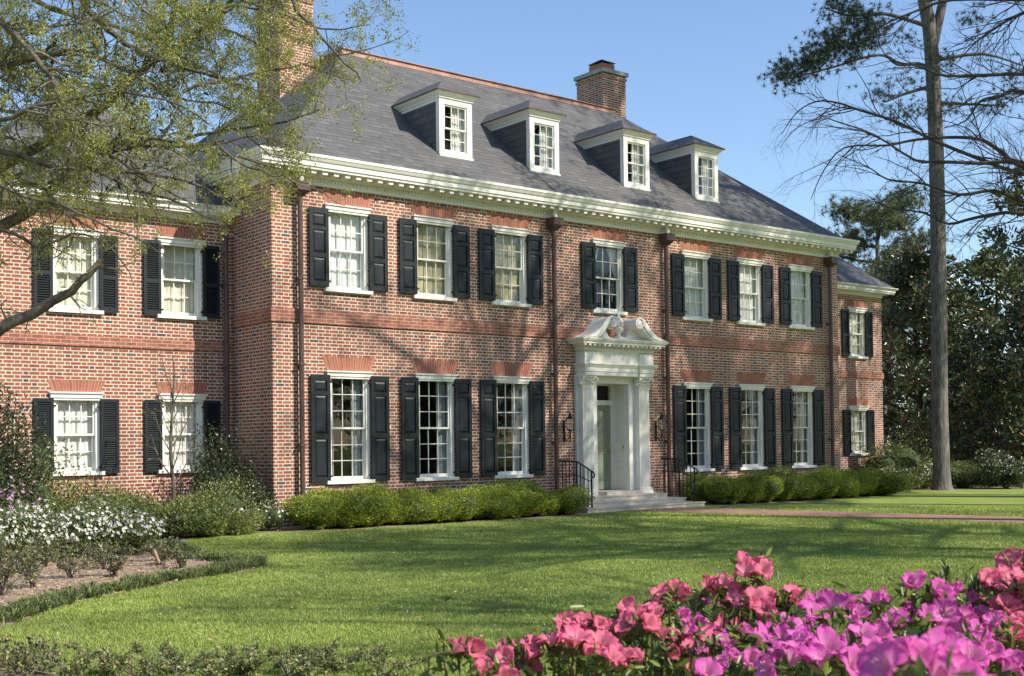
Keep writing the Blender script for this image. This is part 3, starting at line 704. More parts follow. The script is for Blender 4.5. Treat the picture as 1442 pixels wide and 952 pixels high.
# fluted pilasters with leafy capitals
def pilaster(cx):
    mb = MB(); hw = .175; yf = -.23; z0, z1 = .47, 2.90; n = 7; pts = []
    W = 2*hw
    prof = [(cx-hw, -.071), (cx-hw, yf)]
    for k in range(n):
        a = cx-hw+.018+k*(W-.036)/n; b = a+(W-.036)/n
        fx0, fx1 = a+.008, b-.008; prof.append((fx0, yf))
        for j in range(1, 5): t = j/5; prof.append((fx0+(fx1-fx0)*t, yf+.022*math.sin(math.pi*t)))
        prof.append((fx1, yf))
    prof += [(cx+hw, yf), (cx+hw, -.071)]
    tp = .94
    mb.loops([[(x, y, z0) for x, y in prof], [(cx+(x-cx)*tp, y, z1) for x, y in prof]], close=False)
    p = mb.build('pilaster', WHITE, surround)
    mb = MB()
    for o, a, b in ((.055,.331,.39),(.045,.391,.425),(.025,.426,.445),(.035,.446,.47)): mb.box(cx-hw-o, cx+hw+o, yf-o, -.071, a, b)
    mb.build('plinth', WHITE, p); mb = MB()
    # capital: bell, two tiers of leaves, corner volutes, abacus
    mb.hexa([(cx-.16,yf+.01,2.90),(cx+.16,yf+.01,2.90),(cx+.16,-.072,2.90),(cx-.16,-.072,2.90)], [(cx-.19,yf-.03,3.12),(cx+.19,yf-.03,3.12),(cx+.19,-.072,3.12),(cx-.19,-.072,3.12)])
    mb.box(cx-.23, cx+.23, yf-.07, -.072, 3.125, 3.166); mb.box(cx-.17, cx+.17, yf-.012, -.072, 2.885, 2.905)
    for tier, (zz, ln, nn) in enumerate(((2.905,.10,5),(2.975,.10,4))):
        for k in range(nn):
            x = cx-.15+.30*(k+(.0 if tier == 0 else .5))/(4 if tier == 0 else 4); w_ = .034
            pr_ = [(yf+.0,zz,w_*.7),(yf-.02,zz+ln*.4,w_),(yf-.04,zz+ln*.8,w_*.9),(yf-.065,zz+ln*.95,w_*.6),(yf-.072,zz+ln*.8,w_*.3)]
            for q in range(4):
                (ya,za,wa),(yb_,zb,wb) = pr_[q], pr_[q+1]; mb.face([(x-wa,ya,za),(x+wa,ya,za),(x+wb,yb_,zb),(x-wb,yb_,zb)]); mb.face([(x-wa,ya+.012,za),(x-wb,yb_+.012,zb),(x+wb,yb_+.012,zb),(x+wa,ya+.012,za)])
    for s in (-1, 1): 
        mb.tube([(cx+s*.03,yf-.03,3.02),(cx+s*.10,yf-.05,3.08),(cx+s*.18,yf-.07,3.115),(cx+s*.225,yf-.085,3.10),(cx+s*.235,yf-.09,3.07),(cx+s*.215,yf-.085,3.05),(cx+s*.20,yf-.08,3.07)], [.012,.016,.02,.022,.02,.017,.012], 6)
        for y in (yf+.03, yf+.09): mb.lathe((cx+s*.2, y, 2.93), [(.01,0),(.03,.03),(.035,.08),(.015,.1),(.03,.12),(.035,.17),(.02,.19)], 7)
    mb.lathe((cx, yf-.075, 3.12), [(.005,-.02),(.03,-.005),(.03,.02),(.005,.035)], 8)
    mb.build('capital', WHITE, p)
pilaster(8.13); pilaster(9.99)
# recess, door, transom
mb = MB(); DY = .50
for s, xw in ((-1, 8.55), (1, 9.63)):
    mb.box(xw+s*.001, xw+s*.05, -.069, DY+.1, .335, 3.1)
    x = xw - s*.001
    for a, b in ((.42, .98), (1.10, 2.46), (2.60, 2.98)):
        q = lambda i, d: [(x-s*d, -.0+.06+i, a+i), (x-s*d, DY-.05-i, a+i), (x-s*d, DY-.05-i, b-i), (x-s*d, .06+i, b-i)]
        mb.loops([q(0,0), q(.012,.014), q(.03,.002), q(.045,.002)] if s > 0 else [q(0,0)[::-1], q(.012,.014)[::-1], q(.03,.002)[::-1], q(.045,.002)[::-1]])
mb.box(8.551, 9.629, -.068, DY+.1, 3.05, 3.10)
mb.box(8.551, 8.62, DY, DY+.1, .42, 3.05); mb.box(9.56, 9.629, DY, DY+.1, .42, 3.05)
mb.box(8.62, 9.56, DY, DY+.1, 2.50, 2.62); mb.box(8.62, 9.56, DY, DY+.1, 2.98, 3.05)
mb.build('door_jamb', WHITE, surround)
mb = MB(); mb.face([(8.62,DY+.05,2.62),(9.56,DY+.05,2.62),(9.56,DY+.05,2.98),(8.62,DY+.05,2.98)]); mb.build('transom_pane', GLASS, surround)
mb = MB(); x0, x1, z0, z1 = 8.62, 9.56, .43, 2.50; y = DY+.04
mb.box(x0, x1, y+.012, y+.05, z0, z1)
zc = [(.20, .86), (1.02, 1.94)]
mb.box(x0, x0+.12, y, y+.012, z0, z1); mb.box(x1-.12, x1, y, y+.012, z0, z1)
edges = [z0, z0+.20, z0+.86, z0+1.0, z1-.13, z1]
for k in (0, 2, 4): mb.box(x0+.12, x1-.12, y, y+.012, edges[k], edges[k+1])
mb.box(9.06, 9.12, y+.001, y+.012, edges[1], edges[2])
for a, b, xa, xb in ((edges[1]+.01, edges[2]-.01, x0+.13, 9.05), (edges[1]+.01, edges[2]-.01, 9.13, x1-.13), (edges[3]+.01, edges[4]-.01, x0+.13, x1-.13)):
    q0 = [(xa,y+.0115,a),(xb,y+.0115,a),(xb,y+.0115,b),(xa,y+.0115,b)]; d = .05; q1 = [(xa+d,y+.002,a+d),(xb-d,y+.002,a+d),(xb-d,y+.002,b-d),(xa+d,y+.002,b-d)]
    mb.loops([q0, q1]); mb.face(q1)
door = mb.build('door', DOORG, H)
mb = MB(); mb.box(x1-.09, x1-.045, y-.012, y-.0005, 1.30, 1.52); mb.tube([(x1-.067,y-.012,1.38),(x1-.067,y-.05,1.38),(x1-.067,y-.06,1.38)], [.012,.012,.03], 8); mb.build('handle', BRASS, door)
mb = MB(); mb.box(8.93, 9.25, y-.01, y-.0005, 1.35, 1.42); mb.build('mail_slot', BRASS, door)
mb = MB(); mb.tube([(9.09+.055*math.sin(a*math.pi/7), y-.022, 2.03-.07*math.cos(a*math.pi/7)) for a in range(-6, 7)], .010, 6); mb.box(9.06, 9.12, y-.03, y-.0005, 2.08, 2.13); mb.build('knocker', IRON, door)
mb = MB(); mb.box(8.50, 9.68, -.45, DY+.05, .331, .41); mb.build('door_sill', STONE, H)
mb = MB(); mb.box(9.622, 9.628, .14, .18, 1.42, 1.50); mb.build('doorbell', BRASS, surround)
# steps
ST = thing('front_steps', (CX, -.6, 0), 'three pale limestone steps below the green front door', 'steps')
for k, (hw, y) in enumerate(((1.95, -1.25), (1.62, -.93), (1.30, -.62))):
    mb = MB(); z = .11*(k+1); mb.box(CX-hw+.02, CX+hw-.02, y+.02, -.002, z-.11 if k else -.05, z-.03); mb.box(CX-hw, CX+hw, y, -.001, z-.0299, z); mb.build('step', STONE, ST)
def railing(s, label):
    x = CX+s*1.70; t = thing('handrail', (x, -.7, .11), label, 'railing', 'iron handrails beside the front steps')
    mb = MB(); y0 = -1.12
    top = [(x, -.01, 1.16), (x, -.50, 1.16), (x, -.68, 1.13), (x, -.92, 1.03), (x, -1.08, .95), (x, -1.17, .92), (x, -1.22, .86), (x, -1.20, .80), (x, -1.14, .79)]
    mb.tube(top, .018, 8); mb.tube([(x,-.01,.84),(x,-.62,.84),(x,-1.02,.72),(x,-1.12,.70)], .011, 6); mb.build('top_rail', IRON, t)
    for y in (-1.12, -.62): 
        mb = MB(); mb.box(x-.015, x+.015, y-.015, y+.015, .11 if y < -.93 else .22, .94 if y < -1 else 1.14); mb.build('post', IRON, t)
    for y in (-1.0, -.87, -.745, -.50, -.375, -.25, -.125):
        mb = MB(); zt = 1.15 if y > -.55 else 1.14-(abs(y)-.62)*.45; mb.box(x-.008, x+.008, y-.008, y+.008, .11 if y < -.93 else .22, zt); mb.build('baluster', IRON, t)
railing(-1, 'black iron handrail left of the front door, beside the boxwoods'); railing(1, 'black iron handrail on the right side of the front steps')
# lanterns
def lantern(x, label):
    t = thing('wall_lantern', (x, -.22, 2.0), label, 'lantern', 'wall lanterns flanking the front door'); y = -.22
    mb = MB()
    mb.lathe((x,y,1.85), [(.03,0),(.075,.02),(.085,.03)], 6); mb.lathe((x,y,2.13), [(.11,0),(.10,.02),(.05,.07),(.03,.09),(.035,.12),(.01,.15)], 6)
    for k in range(6):
        a = k*math.pi/3; mb.tube([(x+.083*math.cos(a),y+.083*math.sin(a),1.87),(x+.105*math.cos(a),y+.105*math.sin(a),2.14)], .006, 4)
    mb.build('cage', IRON, t)
    mb = MB(); mb.lathe((x,y,1.875), [(.076,0),(.096,.26)], 6); mb.build('glass', GLASS, t)
    mb = MB(); mb.box(x-.03, x+.03, -.02, -.001, 1.6, 2.1); mb.tube([(x,-.02,1.68),(x,-.10,1.64),(x,-.18,1.70),(x,y,1.80),(x,y,1.86)], .011, 6); mb.tube([(x,-.02,2.0),(x,-.12,1.93),(x,y,1.86)], .009, 6)
    mb.lathe((x,y,1.58), [(.005,0),(.015,.05),(.008,.1),(.02,.2),(.01,.27)], 6); mb.build('bracket', IRON, t)
    mb = MB(); mb.lathe((x,y,1.88), [(.012,0),(.012,.09),(.004,.11)], 8); mb.build('candle', WHITE, t)
lantern(7.56, 'black wall lantern on the brick left of the doorway'); lantern(10.61, 'black wall lantern on the brick right of the doorway')

# ------------------------------------------------------------------ plants
def ico(sub=2):
    import bmesh
    bm = bmesh.new(); bmesh.ops.create_icosphere(bm, subdivisions=sub, radius=1)
    V = np.array([v.co[:] for v in bm.verts]); F = np.array([[v.index for v in f.verts] for f in bm.faces]); bm.free(); return V, F
IV, IF = ico(3)
def lump(D, rng, k=7, amp=.22):
    c = unit(rng.normal(0, 1, (k, 3))); c[:, 2] = np.abs(c[:, 2])*.8
    r = np.ones(len(D))
    for ci in unit(c): r += amp*np.maximum(0, (D@ci-.62)/.38)**1.2 - amp*.12
    c2 = unit(rng.normal(0, 1, (34, 3)))
    for ci in c2: r += amp*.42*np.maximum(0, (D@ci-.90)/.10)**.8
    return r-amp*.12
def mound(rng, rx, ry, rz, n, leaf, aspect=.55, amp=.22, core=.86, k=9, jit=.6, zc=.45):
    """returns core (V,F tri) and leaf quads of a shrub mound standing on z=0"""
    lr = np.random.default_rng(int(rng.integers(1e9))); c = None
    seed = int(rng.integers(1e9))
    def rad(D): return lump(D, np.random.default_rng(seed), k, amp)
    S = np.array([rx, ry, rz])
    cv = IV*rad(IV)[:, None]*S*core; cv[:, 2] = np.maximum(cv[:, 2]+rz*zc, 0.0)
    D = unit(rng.normal(0, 1, (n, 3))); D = D[D[:, 2] > -.55]
    P = D*rad(D)[:, None]*S*rng.uniform(core*.98, 1.03, (len(D), 1)); P[:, 2] += rz*zc
    ok = P[:, 2] > .01; P = P[ok]; D = D[ok]
    V, F = leaf_quads(P, D+np.array([0, 0, .5]), leaf*rng.uniform(.6, 1.25, len(P)), rng, aspect, jit)
    return (cv, IF), (V, F), P, D
def mixmesh(name, tri, quads, mats, parent=None, sub=False):
    """tri core as degenerate-free quads is awkward; build via from arrays with mixed sizes"""
    cv, cf = tri; me = bpy.data.meshes.new(name)
    V = [cv]; k = len(cv); loops = [cf.ravel()]; starts = list(np.arange(len(cf))*3); tot = cf.size; mi = [np.zeros(len(cf))]
    for j, (v, f) in enumerate(quads):
        V.append(v); loops.append((f+k).ravel()); starts += list(np.arange(len(f))*4+tot); tot += f.size; k += len(v); mi.append(np.full(len(f), j+1 if j+1 < len(mats) else len(mats)-1))
    V = np.concatenate(V).astype(np.float32); L = np.concatenate(loops).astype(np.int32)
    b = base_of(parent)
    if sub and b.length: V = V-np.array(b, dtype=np.float32)
    me.vertices.add(len(V)); me.vertices.foreach_set('co', V.ravel()); me.loops.add(len(L)); me.loops.foreach_set('vertex_index', L)
    me.polygons.add(len(starts)); me.polygons.foreach_set('loop_start', np.array(starts, dtype=np.int32))
    for m in mats: me.materials.append(m)
    me.polygons.foreach_set('material_index', np.concatenate(mi).astype(np.int32)); me.update(calc_edges=True); me.validate()
    o = link(name, me, parent); return o
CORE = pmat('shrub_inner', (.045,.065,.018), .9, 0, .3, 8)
rng = np.random.default_rng(11)
# clipped boxwoods along the foundation
boxv = []
for k in range(5):
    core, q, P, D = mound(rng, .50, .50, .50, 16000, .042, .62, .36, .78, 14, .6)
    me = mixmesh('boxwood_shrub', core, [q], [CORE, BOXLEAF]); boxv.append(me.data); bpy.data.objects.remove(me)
def boxwood(i, x, y, s, label, grp):
    o = bpy.data.objects.new('boxwood_shrub', boxv[i % 5]); COL.objects.link(o); o.location = (x, y, 0); o.rotation_euler = (0, 0, i*1.9); o.scale = (s, s, s*.78*rng.uniform(.92, 1.08))
    tag(o, label, 'shrub', grp)
i = 0
for side, xs, ys in (('left', np.linspace(.2, 6.3, 10), -1.22), ('right', np.linspace(11.85, 18.3, 10), -1.15)):
    for j, x in enumerate(xs):
        where = 'from the house corner, left of the door' if side == 'left' else 'from the handrail, right of the door'
        boxwood(i, x+rng.uniform(-.06, .06), ys+rng.uniform(-.1, .1)-(.06 if j % 2 else 0), rng.uniform(.88, 1.02), f'{ORD[j]} front-row boxwood {where}', f'front boxwoods {side} of the doorway'); i += 1
for side, xs, ys in (('left', np.linspace(.9, 6.2, 8), -.60), ('right', np.linspace(12.2, 18.9, 9), -.5)):
    for j, x in enumerate(xs):
        where = 'from the house corner, left of the door' if side == 'left' else 'from the handrail, right of the door'
        boxwood(i, x+rng.uniform(-.06, .06), ys, rng.uniform(.93, 1.03), f'{ORD[j]} back-row boxwood against the wall {where}', f'rear boxwoods {side} of the doorway'); i += 1
def shrub(name, x, y, rx, rz, n, leaf, m, label, seed, group=None, aspect=.5, amp=.3, core=.78, cat='shrub', flowers=None, fn=0, fs=.03, jit=.8, ry=None, topbias=.2):
    r = np.random.default_rng(seed); o = thing(name, (x, y, 0), label, cat, group)
    core_, q, P, D = mound(r, rx, ry or rx, rz, n, leaf, aspect, amp, core, 12, jit)
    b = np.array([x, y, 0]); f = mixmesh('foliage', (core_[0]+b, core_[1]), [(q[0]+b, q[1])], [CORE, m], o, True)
    if flowers is not None:
        cand = np.where(D[:, 2] > topbias)[0]; idx = r.choice(cand, min(fn, len(cand)), replace=False)
        # each bloom: five small petals in a rosette
        Pc = P[idx]+b+D[idx]*fs*.6; n_ = len(Pc); nr = unit(D[idx]+r.normal(0, .35, (n_, 3)))
        t1 = unit(np.cross(nr, r.normal(0, 1, (n_, 3)))); t2 = np.cross(nr, t1); Vs = []
        for k in range(5):
            a = k*2*math.pi/5; d = t1*math.cos(a)+t2*math.sin(a); s_ = np.cross(nr, d); sz = fs*r.uniform(.8, 1.25, (n_, 1))
            Vs.append(np.stack([Pc, Pc+d*sz*.55+s_*sz*.38+nr*sz*.25, Pc+d*sz+nr*sz*.45, Pc+d*sz*.55-s_*sz*.38+nr*sz*.25], 1).reshape(-1, 3))
        V = np.concatenate(Vs); F = np.arange(len(V)).reshape(-1, 4); fo = np_mesh('blossoms', V, F, flowers, o); fo['kind'] = 'stuff'
    return o

# --- branching
def tubes_np(chains, n=5):
    """chains: list of (pts (k,3), rad (k,)) -> V,F"""
    V = []; F = []; off = 0; ang = np.arange(n)*2*math.pi/n; ca, sa = np.cos(ang), np.sin(ang)
    for pts, rad in chains:
        pts = np.asarray(pts); k = len(pts); t = np.gradient(pts, axis=0); t = unit(t)
        ref = np.array([0, 0, 1.]) if abs(t[0, 2]) < .9 else np.array([1., 0, 0])
        x = unit(np.cross(t, ref)); y = np.cross(t, x)
        v = pts[:, None, :]+(x[:, None, :]*ca[None, :, None]+y[:, None, :]*sa[None, :, None])*np.asarray(rad)[:, None, None]
        V.append(v.reshape(-1, 3)); a = (np.arange(k-1)[:, None]*n+np.arange(n)[None, :]); b = (np.arange(k-1)[:, None]*n+(np.arange(n)[None, :]+1) % n)
        F.append(np.stack([a, b, b+n, a+n], -1).reshape(-1, 4)+off); off += k*n
    return np.concatenate(V), np.concatenate(F)
def sub_branches(rng, pts, rad, spec, lvl, chains, tips):
    """spec: list of dicts per level: n per metre or count, ang, len, up, wob, r"""
    if lvl >= len(spec):
        return
    s = spec[lvl]; pts = np.asarray(pts); seg = np.linalg.norm(np.diff(pts, axis=0), axis=1); L = seg.sum(); cum = np.concatenate([[0], np.cumsum(seg)])
    cnt = max(1, int(round(s['n']*L*rng.uniform(.8, 1.2)))) if s.get('per', True) else s['n']
    for _ in range(cnt):
        t = rng.uniform(s.get('t0', .15), 1.0); d = t*L; i = min(np.searchsorted(cum, d)-1, len(seg)-1); i = max(i, 0); f = (d-cum[i])/max(seg[i], 1e-6)
        p = pts[i]*(1-f)+pts[i+1]*f; tg = unit(pts[i+1]-pts[i]); r0 = np.interp(d, cum, rad)
        perp = unit(np.cross(tg, rng.normal(0, 1, 3))); a = R(rng.uniform(*s['ang'])); dr = unit(tg*math.cos(a)+perp*math.sin(a)+np.array([0, 0, s.get('up', 0)]) + np.array(s.get('dir', (0, 0, 0))))
        ln = s['len']*rng.uniform(.55, 1.25)*(1.15-.5*t); k = s.get('seg', 5); rr = min(r0*s.get('rr', .6), s['r']); q = [p]; cur = dr
        for j in range(k):
            cur = unit(cur+rng.normal(0, s.get('wob', .22), 3)+np.array([0, 0, s.get('grav', 0)])); q.append(q[-1]+cur*ln/k)
        q = np.array(q); rd = np.linspace(rr, rr*.35, k+1); chains.append((q, rd))
        if lvl == len(spec)-1:
            for j in range(1, k+1): tips.append((q[j], unit(q[j]-q[j-1])))
        sub_branches(rng, q, rd, spec, lvl+1, chains, tips)
def resample(pts, r0, r1, n=3):
    c = np.array(smooth_curve(pts, n)); return c, np.linspace(r0, r1, len(c))

# ------------------------------------------------------------------ oak on the left
def left_oak():
    rg = np.random.default_rng(5)
    t = thing('oak_tree', (-9.15, -7.7, 0), 'large spring-leafed oak reaching its boughs in from the left in front of the house', 'tree')
    lim = [
     ([(-8.9,-7.97,2.4),(-8.5,-8.6,2.5),(-8.17,-9.2,2.46),(-7.85,-9.46,2.71),(-7.54,-9.72,2.89),(-7.33,-9.89,3.07),(-7.13,-10.05,3.29),(-7.05,-10.12,3.42)], .085, .022, 0),
     ([(-8.85,-8.0,3.1),(-8.5,-8.3,3.35),(-8.09,-8.65,3.55),(-7.7,-8.96,3.77),(-7.46,-9.16,3.93),(-7.25,-9.34,4.18),(-7.08,-9.48,4.36),(-6.89,-9.64,4.49),(-6.62,-9.86,4.54),(-6.0,-10.2,4.6)], .11, .03, 1),
     ([(-8.6,-8.6,6.4),(-8.31,-9.81,5.76),(-8.01,-10.04,5.43),(-7.86,-10.16,5.23),(-7.7,-10.28,5.01),(-7.62,-10.34,4.79),(-7.52,-10.42,4.56),(-7.46,-10.46,4.27)], .05, .02, 1),
     ([(-8.0,-8.9,6.9),(-7.22,-9.42,6.41),(-7.08,-9.52,6.02),(-6.89,-9.66,5.69),(-6.67,-9.84,5.5),(-6.51,-9.97,5.4),(-6.28,-10.15,5.31),(-5.91,-10.44,5.13)], .06, .02, 1),
     ([(-8.5,-8.33,4.96),(-7.9,-8.5,4.5),(-7.55,-8.46,4.47),(-7.21,-8.74,4.72),(-6.82,-9.06,5.0),(-6.56,-9.28,5.29),(-6.34,-9.46,5.54),(-6.21,-9.57,5.76),(-6.15,-9.63,6.16),(-6.08,-9.7,6.59),(-5.9,-9.7,7.4)], .09, .03, 1),
     ([(-6.34,-9.46,5.54),(-6.07,-9.69,5.72),(-5.86,-9.86,5.94),(-5.66,-10.03,6.22),(-5.29,-10.34,6.66),(-4.8,-10.6,7.3)], .05, .02, 1),
     ([(-7.4,-10.6,7.4),(-6.6,-11.2,6.6),(-6.11,-11.59,5.98),(-5.96,-11.7,5.59),(-5.81,-11.81,5.35),(-5.64,-11.95,5.11),(-5.46,-12.09,4.85)], .045, .01, 1),
     ([(-6.6,-10.2,7.6),(-5.6,-10.8,7.0),(-4.99,-11.22,6.37),(-4.85,-11.34,6.05),(-4.75,-11.42,5.85)], .03, .008, 1),
     ([(-6.62,-9.86,4.54),(-6.42,-9.7,4.62),(-5.97,-9.75,4.77),(-5.6,-10.04,4.84),(-5.25,-10.32,4.9),(-5.0,-10.5,5.0)], .035, .01, 1),
     ([(-8.9,-8.6,4.2),(-8.4,-9.1,4.4),(-7.86,-9.5,4.37),(-7.44,-9.83,4.23),(-7.02,-10.17,4.19),(-6.5,-10.59,4.08),(-6.13,-10.88,3.84)], .055, .012, 1),
     ([(-8.7,-7.4,4.9),(-8.2,-7.4,5.0),(-7.76,-7.66,4.93),(-7.4,-7.94,4.55),(-7.05,-8.22,4.38),(-6.46,-8.71,4.84),(-5.64,-9.37,4.71),(-5.05,-9.84,4.51)], .05, .012, 1),
     ([(-8.3,-8.4,6.6),(-7.6,-8.0,6.6),(-6.9,-8.2,6.3),(-6.2,-8.6,6.1),(-5.6,-9.1,5.7),(-5.2,-9.5,5.4)], .05, .012, 1),
     ([(-8.4,-9.4,7.2),(-7.8,-10.2,6.6),(-7.4,-10.6,6.0),(-7.1,-10.9,5.6)], .045, .012, 1),
     ([(-8.5,-8.2,5.6),(-7.9,-8.6,5.5),(-7.4,-8.9,5.5),(-6.9,-9.2,5.6),(-6.3,-9.6,5.2),(-5.7,-10.1,5.0)], .045, .01, 1),
     ([(-8.3,-9.0,6.9),(-7.6,-9.3,6.7),(-6.9,-9.5,6.4),(-6.4,-9.9,6.0),(-5.8,-10.3,5.7),(-5.3,-10.7,5.3)], .04, .01, 1),
     ([(-8.6,-8.9,5.4),(-8.2,-9.3,5.3),(-7.8,-9.6,5.2),(-7.3,-10.0,5.3),(-6.9,-10.3,5.1),(-6.5,-10.6,4.7)], .04, .01, 1),
     ([(-8.6,-8.8,4.6),(-8.2,-9.2,4.8),(-7.8,-9.4,4.8),(-7.2,-9.7,4.6),(-6.7,-10.0,4.2),(-6.3,-10.3,3.95)], .035, .01, 1),
     ([(-6.6,-9.9,5.6),(-6.1,-10.3,5.9),(-5.6,-10.6,5.9),(-5.2,-10.9,5.7),(-4.8,-11.2,5.75)], .03, .006, 1),
     ([(-6.4,-10.3,5.0),(-5.9,-10.6,5.2),(-5.4,-10.9,5.3),(-5.0,-11.1,5.15)], .025, .006, 1),
     ([(-6.6,-10.0,4.6),(-6.2,-10.4,4.5),(-5.8,-10.7,4.6),(-5.4,-10.9,4.45)], .022, .006, 1),
     ([(-7.9,-10.6,7.2),(-7.3,-11.0,6.4),(-6.9,-11.3,5.9),(-6.5,-11.6,5.5)], .03, .006, 1),
     ([(-8.21,-9.85,4.09),(-7.81,-10.17,3.86),(-7.46,-10.45,3.69),(-7.11,-10.72,3.5),(-6.81,-10.96,3.27)], .026, .006, 2),
     ([(-8.12,-9.53,3.76),(-7.81,-9.77,3.56),(-7.61,-9.93,3.43),(-7.4,-10.1,3.56),(-7.15,-10.31,3.45),(-6.94,-10.46,3.09)], .03, .006, 2),
     ([(-7.23,-10.0,4.23),(-6.87,-10.29,4.02),(-6.5,-10.58,3.85),(-6.19,-10.83,3.6),(-5.92,-11.04,3.43)], .022, .005, 2),
     ([(-6.51,-11.23,4.32),(-6.26,-11.42,4.09),(-6.01,-11.62,3.99),(-5.76,-11.82,3.86),(-5.56,-11.98,3.73)], .018, .005, 2),
     ([(-8.35,-10.38,4.34),(-7.92,-10.73,4.52),(-7.49,-11.08,4.63),(-7.06,-11.43,4.57),(-6.73,-11.69,4.35)], .03, .008, 1),
     ([(-7.64,-10.05,3.98),(-7.44,-10.2,3.67),(-7.46,-10.18,3.41),(-7.74,-9.95,3.22)], .02, .006, 2),
     ([(-8.2,-8.6,7.4),(-7.3,-8.6,7.1),(-6.6,-8.9,6.7),(-6.1,-9.2,6.5),(-5.5,-9.7,6.3),(-5.0,-10.1,6.0)], .04, .01, 1),
    ]
    trunk = [(-9.15,-7.7,-.1),(-9.12,-7.74,.6),(-9.06,-7.82,1.82),(-8.9,-7.97,2.9),(-8.74,-8.13,3.91),(-8.52,-8.33,4.96),(-8.36,-8.48,6.01),(-8.3,-8.5,7.2),(-8.0,-8.6,9.0)]
    ch = []; c, r_ = resample(trunk, .34, .08, 4); r_[:4] *= [1.5,1.35,1.2,1.1]; main = [(c, r_)]
    spec = [dict(n=4.2, ang=(30,80), len=1.0, r=.014, wob=.22, t0=.12, up=-.05, dir=(.12,-.05,0), seg=6, grav=-.02), dict(n=8, ang=(25,75), len=.42, r=.0065, wob=.3, t0=.1, grav=-.05, seg=5), dict(n=10, ang=(25,70), len=.16, r=.0036, wob=.35, seg=3, t0=.2)]
    tips = []; small = []
    for pts, a, b, lv in lim:
        c, r_ = resample(pts, a*(1 if lv == 0 else .72), b*(1 if lv == 0 else .7), 3); c = c+rg.normal(0, .012, c.shape); main.append((c, r_))
        if lv == 0:
            sp0 = [dict(n=1.2, ang=(40,80), len=.5, r=.012, wob=.3, t0=.5, seg=4)]+spec[1:2]; tp = []
            sub_branches(rg, c, r_, sp0, 0, small, tp); tips += tp[::2]
        elif lv == 2:
            tp = []; sub_branches(rg, c, r_, [dict(n=5, ang=(30,80), len=.45, r=.008, wob=.35, t0=.1, seg=5, grav=-.04), dict(n=7, ang=(30,70), len=.2, r=.004, wob=.35, seg=4, t0=.1)], 0, small, tp); tips += tp[::3]
        else: sub_branches(rg, c, r_, spec, 0, small, tips)
    V, F = tubes_np(main, 9); np_mesh('trunk', V, F, BARKOAK, t, smooth=True)
    V, F = tubes_np(small, 4); np_mesh('twigs', V, F, BARKTWIG, t, smooth=True)
    P = np.array([p for p, d in tips]); D = np.array([d for p, d in tips])
    # clumps: keep leaves where a slow noise field is high, so that sky shows between them
    ph = np.sin(P[:, 0]*3.1+1.3)*np.sin(P[:, 1]*2.7+.4)*np.sin(P[:, 2]*3.7+2.0)+rg.normal(0, .28, len(P))
    keep = ph > -.65; P = P[keep]; D = D[keep]
    idx = rg.integers(0, len(P), 165000); Pl = P[idx]+rg.normal(0, .022, (len(idx), 3))
    V, F = leaf_quads(Pl, D[idx]*.5+np.array([0, 0, .1]), rg.uniform(.015, .034, len(idx)), rg, .45, .8)
    np_mesh('crown', V, F, OAKLEAF, t)
    # a clump of larger dark oval leaves near the middle of the boughs
    cen = np.array([(-7.25,-9.9,5.1),(-6.95,-9.9,4.85),(-6.7,-9.9,4.95),(-7.45,-9.9,5.45),(-6.75,-9.8,5.3),(-6.6,-9.8,4.5)])
    ii = rg.integers(0, len(cen), 420); Pb = cen[ii]+rg.normal(0, .24, (420, 3))
    V, F = leaf_quads(Pb, np.tile([.1, 0, -.6], (420, 1)), rg.uniform(.045, .085, 420), rg, .42, .8, True); np_mesh('large_leaves', V, F, BIGLEAF, t)
left_oak()

